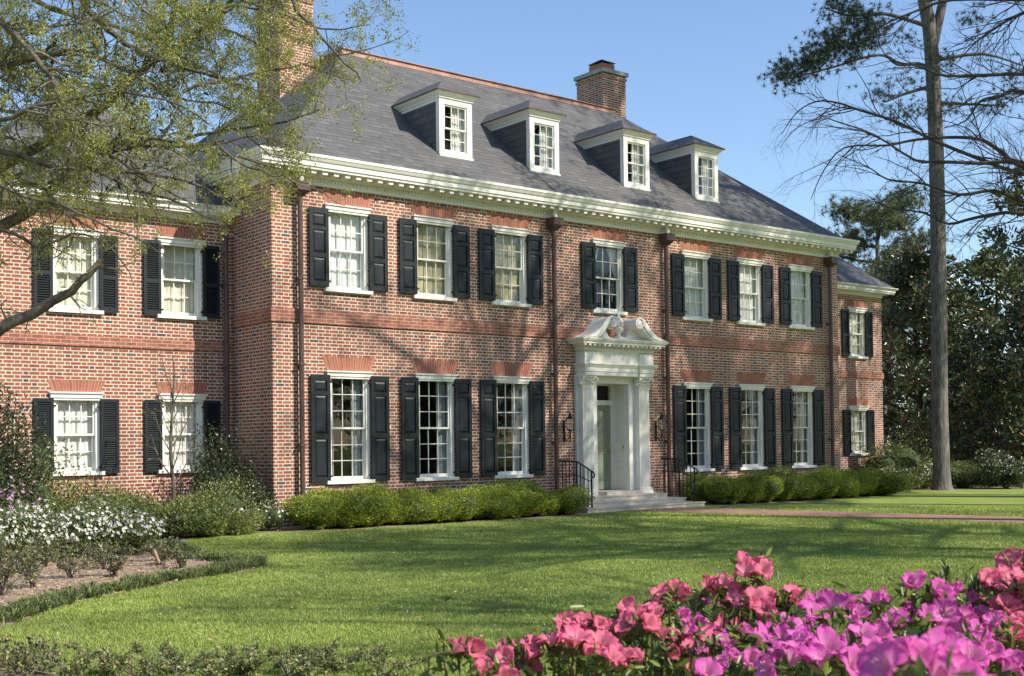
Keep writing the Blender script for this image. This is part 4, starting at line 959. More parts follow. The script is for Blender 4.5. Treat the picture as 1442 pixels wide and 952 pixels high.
# ------------------------------------------------------------------ bare tree at the right
def bare_tree():
    rg = np.random.default_rng(8)
    t = thing('bare_tree', (6.4, -15.9, 0), 'leafless tree whose thin bare boughs spread in from the right across the sky', 'tree')
    lim = [
     [(6.3,-15.8,5.5),(4.76,-15.23,5.87),(3.81,-14.46,5.97),(3.01,-13.81,6.04),(2.65,-13.53,6.03),(2.24,-13.2,6.03),(2.04,-13.04,6.13),(1.73,-12.79,6.24),(1.6,-12.69,6.45)],
     [(6.3,-15.8,3.4),(4.76,-15.19,4.04),(3.81,-14.43,4.58),(3.01,-13.79,4.89),(2.79,-13.62,5.08),(2.58,-13.46,5.24),(2.25,-13.18,5.27),(1.94,-12.93,5.24),(1.7,-12.74,5.18),(1.29,-12.41,5.16),(1.09,-12.24,4.88),(.97,-12.13,4.53)],
     [(6.4,-15.6,3.6),(5.84,-14.78,4.29),(4.82,-13.97,4.78),(3.96,-13.28,5.02),(3.58,-12.98,5.19),(3.08,-12.57,5.46),(2.66,-12.24,5.73),(2.28,-11.94,5.89),(2.06,-11.76,5.99),(1.84,-11.59,6.01),(1.64,-11.42,5.87),(1.48,-11.29,5.58)],
     [(6.3,-15.9,3.2),(4.23,-15.4,3.87),(3.31,-14.66,4.31),(2.53,-14.04,4.81),(2.12,-13.72,4.83),(1.73,-13.4,4.86),(1.52,-13.23,4.88),(1.14,-12.93,5.19),(.77,-12.64,5.36),(.61,-12.51,5.45)],
     [(6.35,-15.8,3.1),(5.3,-14.98,3.85),(4.32,-14.19,4.22),(3.49,-13.53,4.55),(3.19,-13.29,4.71),(2.84,-13.01,4.66),(2.49,-12.72,4.81),(2.14,-12.44,4.87),(1.94,-12.29,5.03),(1.64,-12.05,5.19)],
     [(6.4,-16,7.2),(4.76,-15.26,7.27),(3.81,-14.49,7.11),(3.0,-13.83,6.79),(2.72,-13.6,6.6),(2.53,-13.44,6.42),(2.35,-13.29,6.17)],
     [(6.4,-15.7,3.0),(5.84,-14.76,3.73),(4.82,-13.95,4.22),(3.96,-13.27,4.51),(3.48,-12.87,4.46),(3.19,-12.64,4.38),(2.93,-12.44,4.53),(2.57,-12.14,4.61),(2.37,-11.98,4.77)],
     [(6.3,-16,4.4),(3.69,-15.63,4.93),(2.8,-14.91,5.11),(2.05,-14.32,5.53),(1.85,-14.15,5.49),(1.66,-14.0,5.43),(1.53,-13.89,5.21),(1.34,-13.73,5.13)],
     [(6.4,-15.9,6.2),(4.76,-15.25,6.83),(3.81,-14.48,6.94),(3.0,-13.84,6.95),(2.31,-13.28,6.96),(1.97,-13.0,6.83),(1.67,-12.75,6.67),(1.53,-12.63,6.54)],
     [(6.4,-15.9,7.6),(4.6,-15.2,8.2),(3.4,-14.4,8.0),(2.6,-13.8,7.7),(2.2,-13.5,7.5)]]
    main = [resample([(6.4,-15.9,-.1),(6.38,-15.88,1),(6.3,-15.8,2.6),(6.35,-15.85,4.5),(6.4,-15.9,7),(6.2,-16,9.5),(6.4,-16.2,12)], .26, .05, 4)]; main[0][1][:3] *= 1.3
    small = []; tips = []
    spec = [dict(n=4.4, ang=(25,65), len=1.1, r=.009, wob=.16, t0=.2, seg=7, grav=.0, dir=(-.15,.1,0)), dict(n=6, ang=(20,55), len=.45, r=.0055, wob=.2, seg=5, t0=.1), dict(n=9, ang=(20,50), len=.24, r=.0034, wob=.25, seg=4, t0=.1)]
    for l in lim:
        c, r_ = resample(l, .038, .004, 3); main.append((c, r_)); sub_branches(rg, c, r_, spec, 0, small, tips)
    V, F = tubes_np(main, 8); np_mesh('trunk', V, F, BARKDARK, t, smooth=True)
    V, F = tubes_np(small, 4); np_mesh('twigs', V, F, BARKDARK, t, smooth=True)
bare_tree()

# ------------------------------------------------------------------ pines
def tufts(rg, cents, n, spread, nl, needles=16):
    ii = rg.integers(0, len(cents), n); C_ = np.array(cents)[ii]+rg.normal(0, 1, (n, 3))*np.array(spread)
    P = np.repeat(C_, needles, 0); D = unit(rg.normal(0, 1, P.shape)+np.array([0, 0, .25])); m = len(P); L = nl*rg.uniform(.6, 1.15, (m, 1))
    S = unit(np.cross(D, rg.normal(0, 1, (m, 3))))*nl*.045
    V = np.stack([P-S, P+S, P+D*L], 1).reshape(-1, 3); return V, np.arange(3*m).reshape(-1, 3), C_
def tall_pine():
    rg = np.random.default_rng(21)
    t = thing('pine_tree', (22.47, -.6, 0), 'tall pine with a long bare straight trunk standing on the lawn right of the house', 'tree')
    main = [resample([(22.47,-.6,-.1),(22.45,-.6,.6),(22.4,-.61,2.84),(22.38,-.67,6.33),(22.3,-.71,10.69),(22.18,-.68,13.74),(22.02,-.59,15.05),(21.82,-.46,16.8),(21.64,-.39,19.42),(21.6,-.4,23)], .265, .17, 5)]
    main[0][1][:5] *= np.array([1.75,1.45,1.22,1.1,1.05])
    br = [[(22.23,-.73,13.7),(22.46,-.95,15.04),(22.75,-1.22,16.78),(23.1,-1.6,19.5)],
     [(22.2,-.7,12.9),(21.9,-.4,13.1),(21.3,-.1,13.05),(20.9,.1,13.3),(20.3,.4,13.2),(19.5,.9,12.9),(18.6,1.6,12.6)],
     [(22.2,-.7,12.4),(21.6,-.2,12.2),(21.0,.2,11.9)], [(22.2,-.7,11.9),(22.9,-1.4,11.8),(23.5,-2.1,11.7)], [(22.1,-.7,14.2),(21,.1,14.6),(20,.7,14.5),(19.4,1.1,14.7)], [(22.3,-.8,13.2),(23.2,-1.8,13.3),(24,-2.6,12.9)]]
    small = []; tp = []
    for i, b in enumerate(br): c, r_ = resample(b, .16 if i == 0 else .07, .08 if i == 0 else .02, 3); main.append((c, r_)); sub_branches(rg, c, r_, [dict(n=2.2, ang=(30,70), len=.8, r=.02, wob=.2, seg=4, t0=.4), dict(n=3, ang=(30,60), len=.35, r=.01, seg=3)], 0, small, tp)
    V, F = tubes_np(main, 12); np_mesh('trunk', V, F, PINEBARK, t, smooth=True)
    V, F = tubes_np(small, 4); np_mesh('branches', V, F, BARKDARK, t)
    c1 = [(19.62,.86,13.86),(19.12,1.29,13.22),(18.55,1.84,12.8),(20.12,.44,14.5),(20.46,.18,14.17),(19.62,.84,14.83),(19.8,.7,13.4),(19.3,1.1,13.6),(18.9,1.4,13.0),(20.2,.3,13.7)]
    c2 = [(21.13,-.35,13.62),(21.3,-.46,12.54),(20.63,.09,12.12),(21.47,-.58,11.68),(22.14,-1.15,12.96),(20.97,-.17,11.47),(22.31,-1.26,11.66),(18.45,1.71,12.48),(18.3,1.97,12.8),(23.48,-2.21,11.64),(23.82,-2.5,12.71),(22.81,-1.73,14.3),(23.6,-2.4,12.1)]
    up = [(20+rg.normal(0,2.1), -.3+rg.normal(0,1.9), 18.0+rg.uniform(-.6,5)) for _ in range(34)]
    a = tufts(rg, c1, 1000, (.33,.33,.24), .17, 26); b = tufts(rg, c2, 480, (.28,.28,.20), .17, 22); c_ = tufts(rg, up, 2600, (.55,.55,.35), .24, 18)
    V, F, M = merge([(a[0], a[1]), (b[0], b[1]), (c_[0], c_[1])]); np_mesh('crown', V, F, PINENEEDLE, t)
tall_pine()
def far_pine(x, y, h, rad, label, seed, leaf=PINENEEDLE, n=900, group=None, z0f=.45, nl=.34, nd=18):
    rg = np.random.default_rng(seed); t = thing('pine_tree', (x, y, 0), label, 'tree', group); small = []
    main = [resample([(x,y,-.1),(x+.1,y,h*.4),(x-.1,y,h*.8),(x,y,h)], h*.02, .04, 5)]; cen = []
    for k in range(16):
        a = k*2.4+rg.uniform(-.4,.4); z = h*(z0f+(1-z0f)*k/16); L = rad*(1-.5*((k/16-.45)/.55)**2)*rg.uniform(.6, 1.1)
        e = (x+math.cos(a)*L, y+math.sin(a)*L, z+L*.28); c, r_ = resample([(x,y,z),(x+math.cos(a)*L*.5,y+math.sin(a)*L*.5,z+L*.08),e], h*.007, .02, 3); small.append((c, r_))
        for q in (.45, .7, 1.0): cen.append((x+math.cos(a)*L*q, y+math.sin(a)*L*q, z+L*.28*q+.15))
    V, F = tubes_np(main, 10); np_mesh('trunk', V, F, PINEBARK, t, smooth=True); V, F = tubes_np(small, 5); np_mesh('branches', V, F, BARKDARK, t)
    V, F, _ = tufts(rg, cen, n, (rad*.16, rad*.16, rad*.10), nl, nd); np_mesh('crown', V, F, leaf, t); return t
far_pine(53.4, 22.5, 16.0, 3.7, 'round-topped pine far behind the right end of the roof', 31, leaf=BGLEAF, n=3000, z0f=.5, nl=.42)
# ------------------------------------------------------------------ broadleaf trees
def broadleaf(name, x, y, h, rad, label, seed, leafm, n, leaf, trunk_h=.25, shape='cone', group=None, bark=BARKDARK, big=True, k=26, aspect=.45, dens=.75, tr=None, spread=.15):
    rg = np.random.default_rng(seed); t = thing(name, (x, y, 0), label, 'tree', group); small = []
    r0 = tr or h*.02; lean = rg.normal(0, .02*h, 2)
    main = [resample([(x,y,-.1),(x+lean[0]*.3,y+lean[1]*.3,h*.3),(x+lean[0],y+lean[1],h*.62),(x+lean[0],y+lean[1],h*.93)], r0, .03, 5)]; main[0][1][:2] *= 1.3
    cen = []
    for i in range(k):
        f = (i+.5)/k; z = h*(trunk_h+(1-trunk_h)*f*.95); a = i*2.4+rg.uniform(-.5,.5)
        if shape == 'cone': L = rad*min(1.0, (1-f)**.62*1.12+.05)
        elif shape == 'round': L = rad*math.sqrt(max(.04, 1-(2*f-.95)**2))
        else: L = rad*(.5+.5*f)
        L *= rg.uniform(.72, 1.12); e = (x+math.cos(a)*L, y+math.sin(a)*L, z+L*.25)
        c, r_ = resample([(x+lean[0]*f,y+lean[1]*f,max(z-L*.3, h*.08)),(x+math.cos(a)*L*.5,y+math.sin(a)*L*.5,z),e], r0*.35, .015, 3); small.append((c, r_))
        for q in (.35, .6, .82, 1.0): cen.append((np.array([x+math.cos(a)*L*q, y+math.sin(a)*L*q, z+L*.25*q]), rad*spread*rg.uniform(.7, 1.3)))
    V, F = tubes_np(main, 10); np_mesh('trunk', V, F, bark, t, smooth=True); V, F = tubes_np(small, 5); np_mesh('branches', V, F, bark, t)
    ii = rg.integers(0, len(cen), n); Cc = np.array([c[0] for c in cen])[ii]; Rr = np.array([c[1] for c in cen])[ii][:, None]
    d = unit(rg.normal(0, 1, (n, 3))); P = Cc+d*Rr*rg.uniform(.5, 1.15, (n, 1))*np.array([1, 1, .8]); ok = P[:, 2] > .15; P = P[ok]; d = d[ok]
    V, F = leaf_quads(P, d+np.array([0, 0, .35]), leaf*rg.uniform(.65, 1.25, len(P)), rg, aspect, .5, big); np_mesh('crown', V, F, leafm, t); return t
broadleaf('magnolia_tree', 27.7, 3.4, 8.6, 3.0, 'dark glossy magnolia between the right end of the house and the pine trunk', 41, MAGLEAF, 15000, .20, .04, 'cone', spread=.17, k=34)
broadleaf('magnolia_tree', 29.6, -.6, 7.4, 3.4, 'wide dark magnolia directly right of the pine trunk', 42, MAGLEAF, 17000, .20, .03, 'cone', spread=.17, k=34)
broadleaf('magnolia_tree', 33.5, -3.2, 8.2, 3.2, 'dark magnolia at the far right edge behind the lawn', 43, MAGLEAF, 12000, .22, .03, 'cone', spread=.17, k=30)
broadleaf('oak_tree', 47, 6.2, 15.5, 4.6, 'tall loose olive-green tree rising above the magnolias at the right edge', 44, BGLEAF, 9000, .34, .3, 'round')
broadleaf('oak_tree', 58, 17.5, 13.0, 4.5, 'rounded yellow-green tree behind the pine trunk', 45, BGLEAF, 8000, .38, .15, 'round')
broadleaf('oak_tree', 60, 26, 12.0, 5.0, 'dark green tree low behind the right wing roof', 46, BGLEAF, 7000, .4, .1, 'round')
for j, (x, y, h, rr) in enumerate([(40,9,5.5,3.2),(44,2,5.0,3.5),(40,-4,4.5,3.0),(48,-9,8.5,4.5),(36,6,4.2,2.6),(52,-2,10,5)]):
    broadleaf('evergreen_tree', x, y, h, rr, ['low evergreen filling the gap behind the left magnolia','low evergreen seen under the boughs right of the pine','low evergreen behind the right-hand magnolias','taller evergreen furthest right in the background','small evergreen just behind the house end','broad evergreen in the background beyond all the magnolias'][j], 50+j, SHRUBLEAF, 6500, .26, .02, 'round', spread=.2)
# small bare ornamental tree in the bed and its corner companions
def sapling():
    rg = np.random.default_rng(61); x, y = -2.05, .05; t = thing('sapling', (x, y, 0), 'slender nearly leafless young tree standing before the left wing windows', 'tree')
    main = [resample([(x,y,-.05),(x+.02,y,.8),(x-.03,y,1.5),(x,y,2.2),(x+.05,y,2.9),(x+.02,y,3.3)], .045, .008, 4)]; small = []; tips = []
    for k in range(13):
        a = k*2.4; z = .85+k*.15; L = .75*(1-k*.03); c, r_ = resample([(x,y,z),(x+math.cos(a)*L*.35,y+math.sin(a)*L*.35,z+L*.55),(x+math.cos(a)*L*.55,y+math.sin(a)*L*.55,z+L*1.15)], .016, .004, 3); small.append((c, r_))
        sub_branches(rg, c, r_, [dict(n=6, ang=(25,55), len=.35, r=.005, wob=.2, seg=4, t0=.15), dict(n=8, ang=(25,55), len=.14, r=.0028, seg=3)], 0, small, tips)
    V, F = tubes_np(main, 7); np_mesh('trunk', V, F, BARKOAK, t); V, F = tubes_np(small, 4); np_mesh('branches', V, F, BARKTWIG, t)
    P = np.array([p for p, d in tips]); D = np.array([d for p, d in tips]); ii = rg.integers(0, len(P), 900); V, F = leaf_quads(P[ii], D[ii], .03, rg, .4, .8); np_mesh('crown', V, F, OLIVELEAF, t)
sapling()

# ------------------------------------------------------------------ left border planting
shrub('holly_shrub', -.75, .85, .62, 1.08, 14000, .06, DARKLEAF, 'tall dark holly shrub in the corner between left wing and main block', 71, amp=.45, core=.40, jit=1.0)
shrub('holly_shrub', -.35, .1, .55, .62, 8000, .055, DARKLEAF, 'lower dark shrub at the foot of the main block corner', 72, amp=.4, core=.42, jit=1.0)
shrub('conifer_shrub', -5.75, -1.2, .9, 1.55, 24000, .07, DARKLEAF, 'big dark green shrub at the left edge hiding the shutter', 73, amp=.45, core=.40, jit=1.0)
shrub('conifer_shrub', -4.45, .35, .5, 1.0, 9000, .06, SHRUBLEAF, 'narrow upright green shrub just right of the big dark one', 74, amp=.45, core=.40, jit=1.0)
for j, (x, y, r_, rz, m, lb) in enumerate([(-3.5,.55,.62,.52,OLIVELEAF,'light green mounded shrub below the left wing\'s left window'), (-2.75,.45,.60,.55,OLIVELEAF,'light green mounded shrub immediately left of the young bare tree'), (-1.55,-.35,.62,.60,OLIVELEAF,'pale green mounded shrub right of the young bare tree'), (-4.3,-.4,.6,.45,SHRUBLEAF,'low green shrub in front of the narrow upright one'), (-2.25,-1.35,.55,.42,SHRUBLEAF,'bright yellow-green low shrub beside the lawn edge'), (-2.75,-.75,.5,.42,SHRUBLEAF,'low green shrub between white azaleas and the bare young tree'), (-1.6,-1.15,.42,.33,OLIVELEAF,'small loose shrub at the lawn edge left of the boxwoods')]):
    shrub('mounded_shrub', x, y, r_, rz, 9000, .05, m, lb, 80+j, amp=.35, core=.58)
for j, (x, y) in enumerate([(-1.1,-.55),(-.55,-.75)]):
    shrub('white_azalea', x, y, .40, .36, 1600, .04, OLIVELEAF, ['sparse white-flowering azalea left of the house corner','sparse white-flowering azalea next to the first boxwood'][j], 90+j, flowers=WPETAL, fn=70, fs=.026, core=.6, amp=.35)
AZ = [(-6.75,-3.9),(-6.25,-3.75),(-5.75,-3.7),(-5.3,-3.6),(-4.85,-3.6),(-4.45,-3.75)]
for j, (x, y) in enumerate(AZ):
    shrub('white_azalea', x, y, .48, .43, 6000, .04, SHRUBLEAF, f'{ORD[j]} white-flowering azalea from the left in the row behind the roses', 100+j, 'white azaleas in the left bed', flowers=WPETAL, fn=330, fs=.028, core=.65, amp=.3)
for j, (x, y) in enumerate([(-6.4,-2.6),(-5.75,-2.7)]):
    shrub('lilac_azalea', x, y, .5, .62, 2200, .045, SHRUBLEAF, ['lilac-flowering azalea at the left picture edge','lilac-flowering azalea behind the white azalea row'][j], 110+j, flowers=PPETAL, fn=170, fs=.03, core=.65)
def twiggy(name, x, y, h, rad, n_st, nleaf, leaf, m, label, seed, group=None, bark=BARKDARK, up=1.1):
    rg = np.random.default_rng(seed); t = thing(name, (x, y, 0), label, 'shrub', group); ch = []; tips = []
    for k in range(n_st):
        a = rg.uniform(0, 6.283); s_ = rad*rg.uniform(.3, 1.0); hh = h*rg.uniform(.6, 1.05)
        c, r_ = resample([(x+rg.normal(0,.03),y+rg.normal(0,.03),-.02),(x+math.cos(a)*s_*.35,y+math.sin(a)*s_*.35,hh*.5),(x+math.cos(a)*s_,y+math.sin(a)*s_,hh)], .006, .002, 3); ch.append((c, r_))
        sub_branches(rg, c, r_, [dict(n=7, ang=(30,70), len=h*.38, r=.004, wob=.25, seg=4, t0=.25)], 0, ch, tips)
    V, F = tubes_np(ch, 4); np_mesh('stems', V, F, bark, t)
    P = np.array([p for p, d in tips]); D = np.array([d for p, d in tips]); ii = rg.integers(0, len(P), nleaf)
    V, F = leaf_quads(P[ii]+rg.normal(0, .012, (nleaf, 3)), D[ii]+np.array([0,0,.2]), leaf*rg.uniform(.6, 1.2, nleaf), rg, .6, .8, True); np_mesh('foliage', V, F, m, t); return t
RS = [(-7.35,-7.75,.50),(-6.85,-7.25,.42),(-7.05,-6.5,.42),(-6.2,-6.55,.38),(-5.75,-6.75,.32),(-4.75,-6.45,.28),(-5.5,-5.75,.36),(-6.5,-5.5,.40),(-4.75,-5.8,.28),(-4.5,-5.2,.28),(-5.3,-5.0,.34),(-5.95,-4.8,.36),(-7.6,-6.9,.48),(-4.2,-4.6,.28)]
RL = ['tallest rose bush at the left edge just behind the grass edging','rose bush second from the left edge, close behind the grass edging','rose bush between the left edge and the lilac azaleas','rose bush left of the copper spotlight, middle of the bed','rose bush nearest the grass edging, just left of the spotlight','rose bush directly beside the copper spotlight on the lawn side','rose bush right behind the copper spotlight','rose bush in front of the left white azaleas','small rose bush right of the copper spotlight','tiny rose bush near the rounded tip of the bed','rose bush behind and right of the spotlight','rose bush touching the front of the white azalea row','rose bush on bare mulch at the far left edge','smallest rose bush at the right end of the bed']
for j, (x, y, h) in enumerate(RS):
    twiggy('rose_bush', x, y, h, h*.95, 13, int(800*h/.5), .036, ROSELEAF, f'{RL[j]}', 120+j, 'rose bushes in the mulch bed')
YOUNG = leafmat('young_rose_leaf', [(0,(.12,.14,.06)), (.5,(.24,.27,.10)), (.9,(.40,.42,.16)), (1,(.34,.16,.09))], .4, .35, .5)
FG = [(-9.05,-12.75,.34,.35),(-8.85,-12.35,.26,.3),(-8.75,-13.0,.30,.4),(-8.55,-12.75,.22,.3),(-8.5,-13.3,.26,.4),(-8.2,-13.15,.20,.35),(-8.15,-13.55,.24,.4),(-7.85,-13.45,.17,.3),(-7.8,-13.85,.24,.4),(-7.5,-13.75,.16,.3),(-7.35,-14.1,.22,.4),(-7.0,-14.15,.17,.35),(-6.85,-14.5,.20,.35)]
for j, (x, y, h, rd) in enumerate(FG):
    twiggy('young_rose', x, y, h*.9, rd, 12, 1000, .028, YOUNG, f'sprawling low rose plant at the bottom left edge, {ORD[j]} from the left', 140+j, 'rose plants along the bottom edge', BARKTWIG)
# right-hand shrubs
for j, (nm, x, y, r_, rz, m, fl, lb) in enumerate([('white_azalea',20.6,.2,.75,.5,OLIVELEAF,WPETAL,'pale white-flowering azalea beyond the last boxwood'), ('mounded_shrub',21.9,.9,1.05,1.0,SHRUBLEAF,None,'dark round shrub against the right wing corner'), ('white_azalea',22.9,.6,.7,.5,SHRUBLEAF,WPETAL,'white-flowering azalea left of the pine trunk foot'), ('mounded_shrub',24.3,-.2,.9,.6,SHRUBLEAF,None,'low green shrub behind the pine trunk foot'), ('white_azalea',24.3,-1.6,.7,.75,DARKLEAF,WPETAL,'white-flowering azalea right of the pine trunk foot'), ('mounded_shrub',26.2,-2.0,.9,.5,DARKLEAF,None,'low dark shrub at the lawn edge under the magnolias'), ('mounded_shrub',28.6,-3.6,1.0,.55,DARKLEAF,None,'low dark shrub at the far right lawn edge')]):
    shrub(nm, x, y, r_, rz, 9000, .06, m, lb, 160+j, flowers=fl, fn=170, fs=.036, core=.6, amp=.3)
shrub('mounded_shrub', 19.5, 1.0, .5, .45, 1500, .05, SHRUBLEAF, 'small shrub under the right wing\'s lower window', 170)

# mondo-grass edging, thick tufts following the bed border
def edging():
    rg = np.random.default_rng(200); B = np.array([p for p in BORDER]+[p for p in BEDBACK[1:10]]); seg = np.linalg.norm(np.diff(B, axis=0), axis=1); cum = np.concatenate([[0], np.cumsum(seg)])
    n = 430; d = rg.uniform(0, cum[-1], n); cx = np.interp(d, cum, B[:, 0]); cy = np.interp(d, cum, B[:, 1]); off = rg.uniform(0, .42, n); hs = rg.uniform(.6, 1.25, n)
    i = np.clip(np.searchsorted(cum, d)-1, 0, len(seg)-1); tg = np.diff(B, axis=0)[i]/seg[i][:, None]; nx, ny = -tg[:, 1], tg[:, 0]
    cx = cx+nx*off; cy = cy+ny*off; k = 34; m = n*k
    P = np.repeat(np.stack([cx, cy, np.zeros(n)], 1), k, 0)+np.concatenate([rg.normal(0, .03, (m, 2)), np.zeros((m, 1))], 1)
    a = rg.uniform(0, 6.283, m); L = rg.uniform(.08, .19, m)*np.repeat(hs, k); H_ = np.stack([np.cos(a), np.sin(a), np.zeros(m)], 1); S = np.stack([-np.sin(a), np.cos(a), np.zeros(m)], 1)*.0045
    M1 = P+H_*(L*.35)[:, None]+np.array([0, 0, 1])*(L*.62)[:, None]; T = P+H_*(L*.85)[:, None]+np.array([0, 0, 1])*(L*.55*rg.uniform(.5, 1.2, m))[:, None]
    V = np.stack([P-S, P+S, M1+S, M1-S, T], 1).reshape(-1, 3); b = np.arange(m)[:, None]*5
    F = np.concatenate([np.concatenate([b, b+1, b+2, b+3], 1), np.concatenate([b+3, b+2, b+4, b+4], 1)], 0)
    F2 = np.concatenate([np.concatenate([b, b+1, b+2], 1), np.concatenate([b, b+2, b+3], 1), np.concatenate([b+3, b+2, b+4], 1)], 0)
    o = np_mesh('mondo_grass', V, F2, MONDO); tag(o, 'dark mondo grass edging between mulch bed and lawn', 'edging', kind='stuff')
edging()
# mulch chips
def chips():
    rg = np.random.default_rng(201); n = 16000; x = rg.uniform(-9.5, -3.6, n); y = rg.uniform(-11.5, -3.8, n); P = np.stack([x, y, rg.uniform(.004, .02, n)], 1)
    bp = np.array(bed); ok = inside(x, y, bp); P = P[ok]
    V, F = leaf_quads(P, np.stack([rg.normal(0, 1, len(P)), rg.normal(0, 1, len(P)), rg.normal(0, .15, len(P))], 1), rg.uniform(.02, .07, len(P)), rg, .22, .1); o = np_mesh('mulch_chips', V, F, MULCHT); tag(o, 'loose brown bark mulch scattered over the left bed', 'mulch', kind='stuff')
def inside(x, y, poly):
    c = np.zeros(len(x), bool); n = len(poly); j = n-1
    for i in range(n):
        xi, yi = poly[i]; xj, yj = poly[j]
        if yi != yj: c ^= ((yi > y) != (yj > y)) & (x < (xj-xi)*(y-yi)/(yj-yi)+xi)
        j = i
    return c
chips()
def grass():
    rg = np.random.default_rng(202); C0 = np.array([-11.32, -21.42]); n = 760000
    u = rg.uniform(0, 1, n); dist = 6.2*(30/6.2)**u; ang = R(38.95)+rg.uniform(R(-25.5), R(25.5), n)
    x = C0[0]+np.sin(ang)*dist; y = C0[1]+np.cos(ang)*dist
    ok = (y < -1.7) & ~inside(x, y, np.array(bed)) & ~inside(x, y, np.array(pp)) & ~inside(x, y, np.array(FB)); x = x[ok]; y = y[ok]; dist = dist[ok]; m = len(x)
    h = rg.uniform(.012, .028, m)*(1+dist/80); wd = .0018*(1+dist/7); a = rg.uniform(0, 6.283, m)
    P = np.stack([x, y, np.zeros(m)], 1); S = np.stack([np.cos(a), np.sin(a), np.zeros(m)], 1)*wd[:, None]
    T = P+np.stack([rg.normal(0, .5, m), rg.normal(0, .5, m), np.ones(m)], 1)*h[:, None]
    V = np.stack([P-S, P+S, T], 1).reshape(-1, 3); o = np_mesh('grass', V, np.arange(3*m).reshape(-1, 3), GRASSB); tag(o, 'short mown green grass of the front lawn', 'grass', kind='stuff')
    k = 420; u = rg.uniform(0, 1, k); dist = 6.2*(18/6.2)**u; ang = R(38.95)+rg.uniform(R(-24), R(24), k); x = C0[0]+np.sin(ang)*dist; y = C0[1]+np.cos(ang)*dist
    ok = ~inside(x, y, np.array(bed)); x = x[ok]; y = y[ok]; P = np.stack([x, y, np.full(len(x), .035)], 1)
    V, F = leaf_quads(P, np.stack([rg.normal(0,1,len(x)), rg.normal(0,1,len(x)), rg.normal(0,.2,len(x))], 1), rg.uniform(.015, .045, len(x)), rg, .5, .1, True); o = np_mesh('fallen_leaves', V, F, MULCHT); tag(o, 'small dry leaves lying on the lawn', 'leaf litter', kind='stuff')
grass()
# copper path light
t = thing('spotlight', (-5.05, -6.4, 0), 'small copper garden spotlight tilted up from the mulch', 'spotlight')
mb = MB(); mb.tube([(-5.05,-6.4,-.03),(-5.05,-6.4,.10)], .008, 6); mb.build('stake', COPPER, t)
mb = MB(); mb.tube([(-5.03,-6.43,.09),(-5.035,-6.42,.10),(-5.075,-6.37,.25),(-5.08,-6.365,.27)], [.018,.026,.026,.030], 12); mb.build('lamp_head', COPPER, t)
# neighbour's house glimpsed behind the magnolia
nh = thing('neighbour_house', (52, 30, 0), 'grey-roofed neighbouring house glimpsed between trees beyond the right wing', 'house')
mb = MB(); mb.box(46, 60, 28, 36, 0, 6.5); mb.build('wall', WHITE, nh)
mb = MB(); mb.face([(45.5,27.5,6.4),(60.5,27.5,6.4),(60.5,32,9.8),(45.5,32,9.8)], 0, [(0,0),(15,0),(15,5.6),(0,5.6)]); mb.face([(60.5,36.5,6.4),(45.5,36.5,6.4),(45.5,32,9.8),(60.5,32,9.8)], 0, [(0,0),(15,0),(15,5.6),(0,5.6)]); mb.face([(45.6,28,6.5),(45.6,32,9.75),(45.6,36,6.5)], 0); mb.build('roof', SLATE, nh)
mb = MB(); mb.box(49, 50, 27.93, 27.99, 3.5, 5.2); mb.build('window', GLASS, nh)

# ------------------------------------------------------------------ trees outside the frame that shade the house and lawn
SHADE = [(21.6,-8.6,29.5,6,9000,'pine'),(12.3,-12.4,18,5.2,27000,'leaf'),(20,-15,20,5.5,40000,'leaf'),(7.5,-20.5,15.5,5.5,21000,'leaf'),(12.5,-21,17,5,17000,'leaf'),(25,-13.5,21,5.5,38000,'leaf'),(30,-9,24,5,2500,'pine'),(2.5,-25.5,13,4.5,7000,'leaf')]
for j, (x, y, h, rr, n, kind) in enumerate(SHADE):
    if kind == 'pine': far_pine(x, y, h, rr, f'tall pine out of the picture to the right, {ORD[j]} one towards the camera', 300+j, n=n, group='trees shading the lawn', z0f=.5, nl=.22, nd=14)
    else: broadleaf('shade_tree', x, y, h, rr, f'spring-leafed tree out of the picture to the right, {ORD[j]} one towards the camera', 300+j, OAKLEAF, n, .13, .58, 'round', 'trees shading the lawn', BARKOAK, False, 26, spread=.15)

for j, (x, y, h, rr) in enumerate([(-30,-62,15,8),(-14,-66,17,9),(4,-64,14,8),(22,-60,18,9),(40,-52,16,9),(56,-40,17,9),(66,-24,15,8),(-46,-54,16,9),(14,-72,19,9),(48,-62,18,9)]):
    broadleaf('evergreen_tree', x, y, h, rr, 'large evergreen across the garden, behind the viewpoint and out of the picture', 500+j, SHRUBLEAF, 4500, .75, .03, 'round', 'trees across the garden', spread=.24, k=20)

